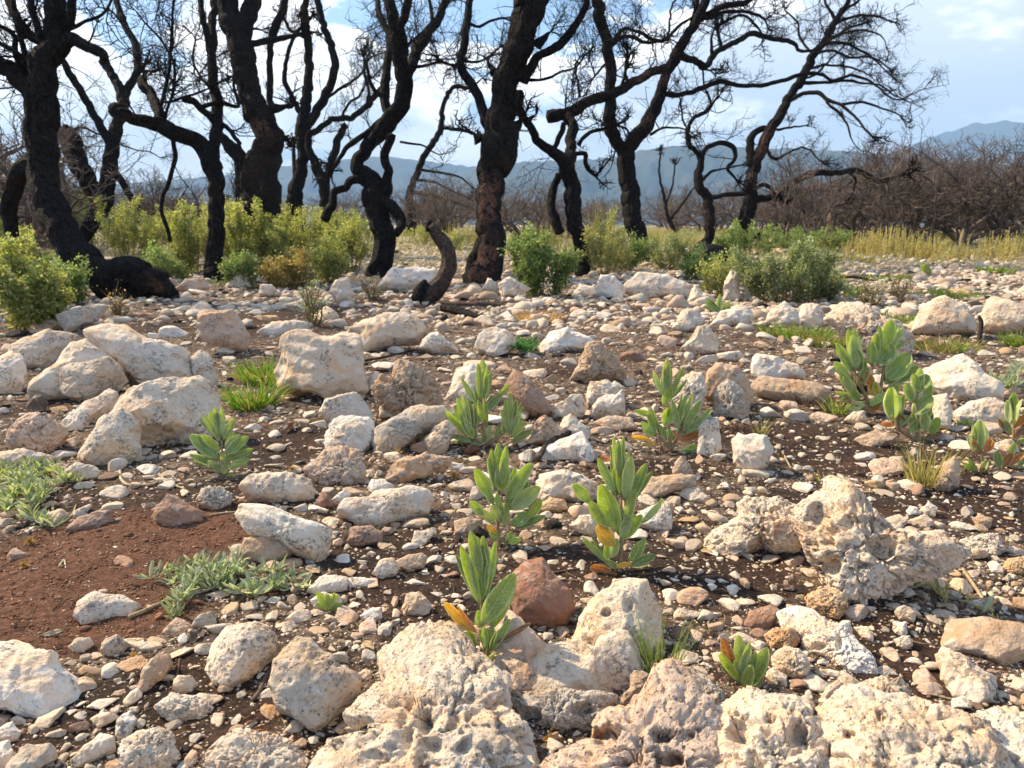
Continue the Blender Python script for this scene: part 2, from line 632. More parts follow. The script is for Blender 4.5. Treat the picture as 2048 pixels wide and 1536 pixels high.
def leaf_mat():
    m, n, l, b, out = new_mat('woolly_leaf')
    oi = n.new('ShaderNodeObjectInfo')
    u = n.new('ShaderNodeUVMap'); s = n.new('ShaderNodeSeparateXYZ')
    l.new(u.outputs[0], s.inputs[0])
    av = math_node(n, l, 'ABSOLUTE', s.outputs[1])
    rim = ramp(n, l, av, 0.68, 0.98)
    rib = math_node(n, l, 'SUBTRACT', 1.0, ramp(n, l, av, 0.02, 0.10))
    t = n.new('ShaderNodeTexCoord')
    nz = noise_node(n, l, t.outputs['Object'], 260, 4, 0.6)
    nb = noise_node(n, l, t.outputs['Object'], 40, 3, 0.6)
    col = mixc(n, l, ramp(n, l, nb, 0.35, 0.7), mixc(n, l, 1.0, oi.outputs['Color'], (0.78, 0.84, 0.80), 'MULTIPLY'), oi.outputs['Color'])
    hair = mixc(n, l, 0.68, oi.outputs['Color'], (0.92, 0.92, 0.74))
    c = mixc(n, l, math_node(n, l, 'MULTIPLY', ramp(n, l, nz, 0.40, 0.70), 0.45), col, hair)
    c = mixc(n, l, math_node(n, l, 'MULTIPLY', rib, 0.6), c, hair)
    c = mixc(n, l, math_node(n, l, 'MULTIPLY', rim, 0.9), c, hair)
    # side veins
    w1 = math_node(n, l, 'MULTIPLY', s.outputs[0], 13.0)
    w2 = math_node(n, l, 'MULTIPLY', av, -2.6)
    fr = math_node(n, l, 'FRACT', math_node(n, l, 'ADD', w1, w2))
    ve = ramp(n, l, math_node(n, l, 'ABSOLUTE', math_node(n, l, 'SUBTRACT', fr, 0.5)), 0.0, 0.22)
    c = mixc(n, l, math_node(n, l, 'MULTIPLY', math_node(n, l, 'SUBTRACT', 1.0, ve), 0.22), c,
             mixc(n, l, 1.0, c, (0.6, 0.7, 0.6), 'MULTIPLY'))
    l.new(c, b.inputs['Base Color'])
    h = bump(n, l, ve, 0.6, 0.0022)
    h = bump(n, l, nz, 0.5, 0.0014, h)
    l.new(h, b.inputs['Normal'])
    b.inputs['Roughness'].default_value = 0.75
    b.inputs['Sheen Weight'].default_value = 0.15
    b.inputs['Specular IOR Level'].default_value = 0.08
    b.inputs['Sheen Roughness'].default_value = 0.4
    b.inputs['Sheen Tint'].default_value = (0.9, 1.0, 0.8, 1)
    tr = n.new('ShaderNodeBsdfTranslucent')
    l.new(mixc(n, l, 1.0, c, (1.4, 1.45, 0.50), 'MULTIPLY'), tr.inputs[0])
    mx = n.new('ShaderNodeMixShader'); mx.inputs[0].default_value = 0.45
    l.new(b.outputs[0], mx.inputs[1]); l.new(tr.outputs[0], mx.inputs[2]); l.new(mx.outputs[0], out.inputs[0])
    return m


M_LEAF = leaf_mat()
# ------------------------------------------------------------------ ground
def blobs(spec):
    out = []
    for px, py, rx, ry in spec:
        h = hit(px, py)
        out.append((h[0], h[1], rx, ry))
    return out


RED = blobs([(60, 1160, .24, .24), (250, 1090, .26, .20), (420, 1060, .16, .16), (150, 1230, .22, .14)])
SOIL = blobs([(60, 1160, .24, .24), (250, 1090, .27, .24), (430, 1060, .18, .18), (150, 1240, .2, .12),
              (560, 890, .16, .28), (470, 990, .3, .08), (800, 1110, .2, .17), (860, 1190, .16, .12), (700, 1110, .1, .1),
              (1180, 1130, .22, .14), (1400, 1150, .2, .15), (1330, 940, .25, .10), (1750, 910, .42, .18), (1980, 1010, .35, .18),
              (1500, 1180, .12, .1), (1830, 1290, .12, .12), (1780, 1340, .1, .08), (450, 1330, .10, .12), (430, 1440, .12, .08), (640, 1500, .12, .05),
              (150, 1000, .2, .08), (60, 820, .12, .2), (560, 640, .55, .9), (380, 640, .5, .5), (780, 600, .4, .5),
              (1140, 740, .2, .25), (640, 1180, .12, .08), (1600, 1000, .12, .1), (1180, 620, .5, .35), (940, 610, .5, .4),
              (1560, 880, .3, .15), (110, 1440, .12, .08), (1900, 960, .2, .1), (250, 1400, .14, .1)])


def field(B, x, y, soft=0.35):
    x = np.asarray(x, float); y = np.asarray(y, float)
    n = fbm(np.stack([x * 7, y * 7, x * 0 + 4], 1), 3, 77) * 0.35
    m = np.zeros_like(x)
    for cx, cy, rx, ry in B:
        d = np.sqrt(((x - cx) / rx) ** 2 + ((y - cy) / ry) ** 2)
        m = np.maximum(m, 1 - sstep(d + n, 1 - soft, 1 + soft))
    return m


def build_ground():
    rr = np.concatenate([np.geomspace(0.30, 9, 760), np.geomspace(9.15, 60, 110), np.geomspace(64, 7300, 60)])
    aa = np.radians(np.concatenate([np.linspace(-180, -46, 60, endpoint=False), np.linspace(-46, 46, 620, endpoint=False),
                                    np.linspace(46, 180, 60)]))
    R, A = np.meshgrid(rr, aa, indexing='ij')
    x = (R * np.sin(A)).ravel(); y = (R * np.cos(A)).ravel()
    z = gz(x, y, True)
    z = np.maximum(z, -175)
    V = np.stack([x, y, z], 1)
    na, nr = len(aa), len(rr)
    i = np.arange(nr - 1)[:, None] * na
    j = np.arange(na - 1)[None]
    F = np.stack([i + j, i + na + j, i + na + j + 1, i + j + 1], -1).reshape(-1, 4)[:, ::-1]
    c = len(V)
    V = np.concatenate([V, [[0, 0, float(gz(0, 0)[0])]]])
    jj = np.arange(na - 1)
    T = np.stack([jj, jj + 1, np.full(na - 1, c)], 1)[:, ::-1]
    red = field(RED, V[:, 0], V[:, 1], 0.45)
    m, n, l, b, out = new_mat('stony_soil')
    t = n.new('ShaderNodeTexCoord'); v = t.outputs['Object']
    a = N(n, 'ShaderNodeAttribute', attribute_name='red')
    big = noise_node(n, l, v, 4, 5, 0.6)
    f1 = noise_node(n, l, v, 70, 6, 0.72)
    f2 = noise_node(n, l, v, 380, 4, 0.7)
    dark = mixc(n, l, ramp(n, l, f1, 0.35, 0.68), (0.028, 0.019, 0.015), (0.100, 0.066, 0.048))
    brown = mixc(n, l, ramp(n, l, f1, 0.3, 0.7), (0.13, 0.060, 0.036), (0.31, 0.155, 0.095))
    dk2 = mixc(n, l, ramp(n, l, big, 0.40, 0.65), dark, mixc(n, l, 0.28, dark, brown))
    c = mixc(n, l, a.outputs['Fac'], dk2, brown)
    sp = ramp(n, l, f2, 0.66, 0.72)
    rub = N(n, 'ShaderNodeAttribute', attribute_name='rubble')
    rn = ramp(n, l, noise_node(n, l, v, 28, 5, 0.7), 0.40, 0.62)
    grit = mixc(n, l, ramp(n, l, f2, 0.38, 0.62), (0.16, 0.105, 0.07), (0.42, 0.33, 0.24))
    c = mixc(n, l, math_node(n, l, 'MULTIPLY', rub.outputs['Fac'], rn), c, grit)
    c = mixc(n, l, math_node(n, l, 'MULTIPLY', sp, 0.55), c, (0.45, 0.33, 0.24))
    # far plateau: stony and grassy; beyond it the valley
    ss = n.new('ShaderNodeSeparateXYZ'); l.new(v, ss.inputs[0])
    ln = N(n, 'ShaderNodeVectorMath', operation='LENGTH'); l.new(v, ln.inputs[0])
    fd = ramp(n, l, ln.outputs['Value'], 9, 16)
    g1 = noise_node(n, l, v, 0.9, 5, 0.65)
    far = mixc(n, l, ramp(n, l, g1, 0.4, 0.6), (0.30, 0.25, 0.12), (0.42, 0.37, 0.28))
    c = mixc(n, l, fd, c, far)
    vd = ramp(n, l, ln.outputs['Value'], 70, 300)
    g2 = noise_node(n, l, v, 0.004, 6, 0.65)
    val = mixc(n, l, ramp(n, l, g2, 0.42, 0.6), (0.05, 0.07, 0.03), (0.16, 0.15, 0.09))
    c = mixc(n, l, vd, c, val)
    l.new(c, b.inputs['Base Color'])
    h = bump(n, l, f1, 1.0, 0.02)
    h = bump(n, l, f2, 1.0, 0.008, h)
    l.new(h, b.inputs['Normal'])
    o = mesh_obj('ground', V, [F, T], m, attrs={'red': red, 'rubble': 1 - field(SOIL, V[:, 0], V[:, 1], 0.3)})
    o['kind'] = 'structure'
    o['label'] = 'dark brown and reddish stony soil of a limestone plateau'


build_ground()


# ------------------------------------------------------------------ hills
M_HILL = plain_mat('hill_scrub', (0.022, 0.036, 0.030), (0.06, 0.075, 0.055), 0.004, 0.95, 0)


def ridge(name, prof, dist, depth, label):
    """prof: pixel skyline (x, y); a range of that height standing dist metres away"""
    px = np.array([p[0] for p in prof], float); py = np.array([p[1] for p in prof], float)
    xs = np.linspace(px[0], px[-1], 420)
    top = np.interp(xs, px, py)
    k = np.exp(-np.linspace(-2, 2, 13) ** 2); k /= k.sum()
    top = np.convolve(np.pad(top, 6, mode='edge'), k, 'valid')
    W = []
    ds = np.linspace(-1, 1.2, 70)
    for d_ in ds:
        D = dist + d_ * depth
        elev = np.clip(1 - abs(d_) ** 1.25, 0, 1) ** 0.9 if d_ < 0 else max(0, 1 - d_ / 1.2) ** 0.8
        ang = np.array([ray(a, b_) for a, b_ in zip(xs, top)])
        dirn = nrm(ang[:, :2])
        zt = ang[:, 2] / np.hypot(ang[:, 0], ang[:, 1]) * dist + CAMH
        XY = dirn * D
        q = np.stack([XY[:, 0] / dist * 9, XY[:, 1] / dist * 9, xs * 0], 1)
        n1_ = fbm(q * 1.5, 5, 51, 0.55)
        gul = np.abs(fbm(q * 3.2, 3, 57))
        z = -175 + (zt + 175) * elev + (zt + 175) * (0.16 * n1_ - 0.20 * gul) * (elev * (1 - elev) * 4 if d_ < 0 else 0) \
            + 0.012 * (zt + 175) * vn(q * 14, 3) * elev
        W.append(np.column_stack([XY, z]))
    V = np.concatenate(W)
    na = len(xs)
    i = np.arange(len(ds) - 1)[:, None] * na; j = np.arange(na - 1)[None]
    F = np.stack([i + j, i + j + 1, i + na + j + 1, i + na + j], -1).reshape(-1, 4)
    o = mesh_obj(name, V, F, M_HILL)
    o['kind'] = 'structure'
    o['label'] = label


ridge('hills', [(-400, 395), (0, 385), (180, 372), (430, 352), (520, 338), (640, 322), (760, 312), (860, 322), (960, 335), (1100, 345), (1250, 352), (1500, 370), (1800, 390)],
      3600, 1000, 'pale blue far hills behind the charred trunks')
ridge('hills', [(850, 372), (930, 345), (1010, 325), (1080, 322), (1180, 318), (1240, 312), (1290, 298), (1360, 291), (1440, 292), (1520, 294), (1620, 297), (1720, 303), (1800, 312), (1900, 322), (2050, 330), (2300, 345), (2600, 370)],
      2600, 850, 'long blue flat topped ridge behind the trees')
ridge('hills', [(1500, 360), (1700, 330), (1820, 290), (1900, 262), (1950, 246), (2000, 243), (2030, 240), (2070, 250), (2150, 262), (2300, 250), (2500, 300)],
      5300, 900, 'highest pale mountain at the right')


# ------------------------------------------------------------------ rocks
RC = dict(c=(0.66, 0.55, 0.42), w=(0.69, 0.61, 0.50), t=(0.49, 0.36, 0.245), p=(0.58, 0.44, 0.33), r=(0.30, 0.165, 0.11),
          g=(0.50, 0.44, 0.355), d=(0.14, 0.11, 0.09), o=(0.58, 0.40, 0.23), b=(0.37, 0.245, 0.175), x=(0.74, 0.68, 0.59))
CW = dict(c='cream', w='whitish', t='tan', p='pinkish', r='reddish brown', g='grey', d='dark', o='orange tinted', b='brown', x='white')
HERO_POLYS = []


def poly_radius(pts, n=360):
    """pts: (k,2) polygon round the origin -> r(theta)"""
    th = np.arange(n) * 2 * math.pi / n
    r = np.zeros(n)
    k = len(pts)
    for a in range(k):
        p, q = pts[a], pts[(a + 1) % k]
        e = q - p
        den = np.cos(th) * e[1] - np.sin(th) * e[0]
        with np.errstate(divide='ignore', invalid='ignore'):
            t = (p[0] * e[1] - p[1] * e[0]) / den
            s = (p[0] * np.sin(th) - p[1] * np.cos(th)) / den
        ok = (t > 0) & (s >= -1e-6) & (s <= 1 + 1e-6) & np.isfinite(t)
        r[ok] = np.maximum(r[ok], t[ok])
    bad = r <= 0
    if bad.any():
        r[bad] = np.interp(th[bad], th[~bad], r[~bad])
    kk = np.exp(-np.linspace(-2, 2, 9) ** 2); kk /= kk.sum()
    return np.convolve(np.pad(r, 4, mode='wrap'), kk, 'valid')


def facet(D, seed, k=13, lo=0.74, p=11):
    rg = np.random.default_rng(seed)
    M = nrm(rg.normal(size=(k, 3)))
    d = rg.uniform(lo, 1.0, k)
    q = np.maximum(D @ M.T, 0) / d
    f = (q ** p).sum(1) ** (-1 / p)
    return np.clip(f, 0.5, 1.18)


def rock_lump(poly, kind, tilt, thick, seed, sub):
    P = np.array([[float(a) for a in s.split(',')] for s in poly.split()])
    HERO_POLYS.append(P)
    ym = P[:, 1].mean()
    P = P.copy(); P[:, 1] += np.maximum(P[:, 1] - ym, 0) * 0.10
    ib = np.argmax(P[:, 1])
    yb = P[:, 1].max(); xb = P[P[:, 1] > yb - 0.12 * (yb - P[:, 1].min()) - 1][:, 0].mean()
    G = hit(xb, min(yb - 1, 1900))
    vb = -nrm(ray(xb, yb))
    n_ = nrm(vb * (1 - tilt) + np.array([0, 0, 1.0]) * tilt)
    # centroid
    x, y = P[:, 0], P[:, 1]; x2, y2 = np.roll(x, -1), np.roll(y, -1)
    cr = x * y2 - x2 * y; A = cr.sum() / 2
    cx, cy = ((x + x2) * cr).sum() / (6 * A), ((y + y2) * cr).sum() / (6 * A)
    dep0 = np.linalg.norm(G - CAM)
    rm = math.sqrt(abs(A) / math.pi) * dep0 / FP
    T = thick * rm * 0.82
    O = G - n_ * T * 0.60

    def onplane(a, b):
        d = ray(a, b)
        t = ((O - CAM) @ n_) / (d @ n_)
        return CAM + d * t
    C = onplane(cx, cy)
    e1 = nrm(np.cross(n_, [0, 1.0, 0.0]) if abs(n_[1]) < 0.9 else np.cross(n_, [0, 0, 1.0]))
    if e1[0] < 0:
        e1 = -e1
    e2 = np.cross(n_, e1)
    Q = np.array([onplane(a, b) for a, b in P]) - C
    Q2 = np.stack([Q @ e1, Q @ e2], 1)
    R = poly_radius(Q2)
    D, F = ICO[sub]
    ct = np.hypot(D[:, 0], D[:, 1])
    th = np.arctan2(D[:, 1], D[:, 0]) % (2 * math.pi)
    rt = np.interp(th, np.arange(361) * 2 * math.pi / 360, np.append(R, R[0]))
    q = 2.5
    sc = (ct ** q + np.abs(D[:, 2]) ** q) ** (-1 / q)
    rho, h = ct * sc, D[:, 2] * sc
    size = rt.mean()
    # lower the sharp corners of the outline towards the top so faces slope
    loc = np.stack([rt * rho * np.cos(th), rt * rho * np.sin(th), T * h], 1)
    fac = facet(D, seed, 12 if kind != 's' else 10, 0.68, 45 if kind != 'k' else 18)
    w = {'a': 0.85, 's': 0.5, 'r': 0.22, 'k': 0.4, 'q': 0.6}[kind]
    loc = loc * (1 + w * (fac / np.percentile(fac, 65) - 1))[:, None]
    U = loc / size
    off = seed * 3.7
    nr = nrm(U)
    if kind == 'k':
        dsp = 0.11 * fbm(U * 1.7 + off, 3, seed) + 0.085 * fbm(U * 4.5 + off, 4, seed + 3, 0.6)
        P3 = U * 3.2 + off + 0.75 * np.stack([vn(U * 4 + off, 1), vn(U * 4 + off, 2), vn(U * 4 + off, 3)], 1)
        f1, rd = worley(P3, seed)
        dsp -= 0.14 * (1 - sstep(f1, 0.12, 0.52)) * (rd > 0.35)
        if sub >= 5:
            sm = 0.02 / size if size > 0.02 else 1
            Uw = U + 0.10 * np.stack([fbm(U * 5 + off, 2, 11), fbm(U * 5 + off, 2, 12), fbm(U * 5 + off, 2, 13)], 1)
            crev = 1 - np.abs(fbm(Uw * 2.6 + off, 3, seed + 40)) * 3
            dsp -= 0.10 * sstep(crev, 0.72, 1.0)
            f2, r2 = worley(Uw * 8.5 + off, seed + 9)
            dsp -= 0.055 * (1 - sstep(f2, 0.1, 0.5)) * (r2 > 0.6)
            f3, r3 = worley(Uw * 20 + off, seed + 19)
            dsp -= 0.020 * (1 - sstep(f3, 0.1, 0.5)) * (r3 > 0.4)
            dsp += 0.02 * fbm(U * 16 + off, 3, seed + 5, 0.7)
    elif kind == 'q':
        dsp = 0.09 * fbm(U * 1.5 + off, 3, seed) + 0.05 * fbm(U * 4 + off, 4, seed + 3, 0.6)
        f2, r2 = worley(U * 6 + off, seed + 9)
        dsp -= 0.05 * (1 - sstep(f2, 0.1, 0.5)) * (r2 > 0.55)
    else:
        amp = 0.10 if kind == 'a' else 0.075 if kind != 'r' else 0.06
        dsp = amp * fbm(U * 1.5 + off, 3, seed) + 0.055 * fbm(U * 4.2 + off, 4, seed + 3, 0.6)
        st = (U @ nrm(np.random.default_rng(seed).normal(size=3))) * 3.1 + 0.5 * fbm(U * 1.5 + off, 2, seed + 2)
        dsp += (0.035 if kind != 'r' else 0.01) * (np.abs((st % 1) - 0.5) * 2 - 0.5)
        rdg = 1 - np.abs(fbm(U * 1.9 + off + 5, 2, seed + 8))
        dsp += 0.05 * (rdg - 0.8)
    loc = loc + nr * (dsp * size)[:, None]
    Wd = C + loc[:, :1] * e1 + loc[:, 1:2] * e2 + loc[:, 2:] * n_
    return Wd, F, C, size


NROCK = 0
CARVE = {'big pinkish ridge': [(1214, 1470, 26, 24, .030), (1322, 1474, 22, 14, .02), (1340, 1517, 26, 18, .03), (1380, 1470, 10, 9, .012), (1250, 1530, 14, 10, .01)],
         'tall cream rock with': [(1213, 1225, 11, 9, .012), (1258, 1210, 10, 14, .010)],
         'biggest karst boulder': [(1632, 1030, 20, 22, .022), (1762, 1098, 30, 26, .030), (1720, 1040, 30, 8, .012), (1660, 1130, 26, 20, .03)],
         'flat white lichen': [(1678, 1288, 8, 14, .012), (1638, 1292, 18, 8, .010)],
         'very large pale pitted': [(850, 1448, 16, 26, .018), (728, 1455, 9, 16, .012), (910, 1440, 12, 16, .012), (780, 1500, 12, 18, .01)],
         'low dark pitted rock': [(1065, 1430, 22, 16, .016), (1165, 1418, 26, 12, .014)],
         'pale pitted bedrock knob': [(1595, 1468, 24, 30, .03), (1540, 1440, 12, 9, .01), (1480, 1460, 26, 34, .02)],
         'widest creamy': [(1765, 1437, 10, 9, .010), (1700, 1470, 14, 10, .012), (1650, 1500, 16, 14, .015), (1830, 1500, 20, 12, .012)],
         'biggest smooth boulder': [(315, 870, 60, 22, .03)]}


def carve(V, label):
    for k, pits in CARVE.items():
        if not label.startswith(k):
            continue
        for cx, cy, rx, ry, dp in pits:
            v = V - CAM
            dz = v @ FW
            X = PW / 2 + (v @ RT) / dz * FP; Y = PH / 2 - (v @ UP) / dz * FP
            wob = 1 + .25 * vn(np.stack([X * .08, Y * .08, X * 0], 1), 5)
            d = np.sqrt(((X - cx) / rx) ** 2 + ((Y - cy) / ry) ** 2) * wob
            near = dz < np.percentile(dz[d < 1.2], 55) + .02 if (d < 1.2).any() else dz < 0
            m = (1 - sstep(d, 0.45, 1.15)) * near
            V = V + (nrm(ray(cx, cy)) + np.array([.15, 0, -.25])) * (m * dp)[:, None]
    return V




def rock(name, label, cat, col, kind, spec, polys, group=None):
    """spec: (tilt, thick)"""
    global NROCK
    NROCK += 1
    seed = 100 + NROCK * 7
    tilt, thick = spec
    Vs, Fs, n = [], [], 0
    C = None
    for i, poly in enumerate(polys.split('|')):
        P = np.array([[float(a) for a in s.split(',')] for s in poly.split()])
        ext = max(np.ptp(P[:, 0]), np.ptp(P[:, 1]))
        sub = 6 if (ext > 230) or (kind == 'k' and ext > 150) else 5 if ext > 60 else 4 if ext > 28 else 3
        V, F, c, size = rock_lump(poly, kind, tilt, thick, seed + i * 31, sub)
        Vs.append(V); Fs.append(F + n); n += len(V)
        C = c if C is None else C
    V = carve(np.concatenate(Vs), label)
    base = np.array([C[0], C[1], float(gz(C[0], C[1])[0])])
    cc = np.array(RC[col]) * (1 + 0.06 * math.sin(seed * 1.7))
    o = mesh_obj(name, V, np.concatenate(Fs), M_KARST if kind in 'kq' else M_ROCK, loc=base, color=cc)
    tag(o, label, cat, group)
    return o


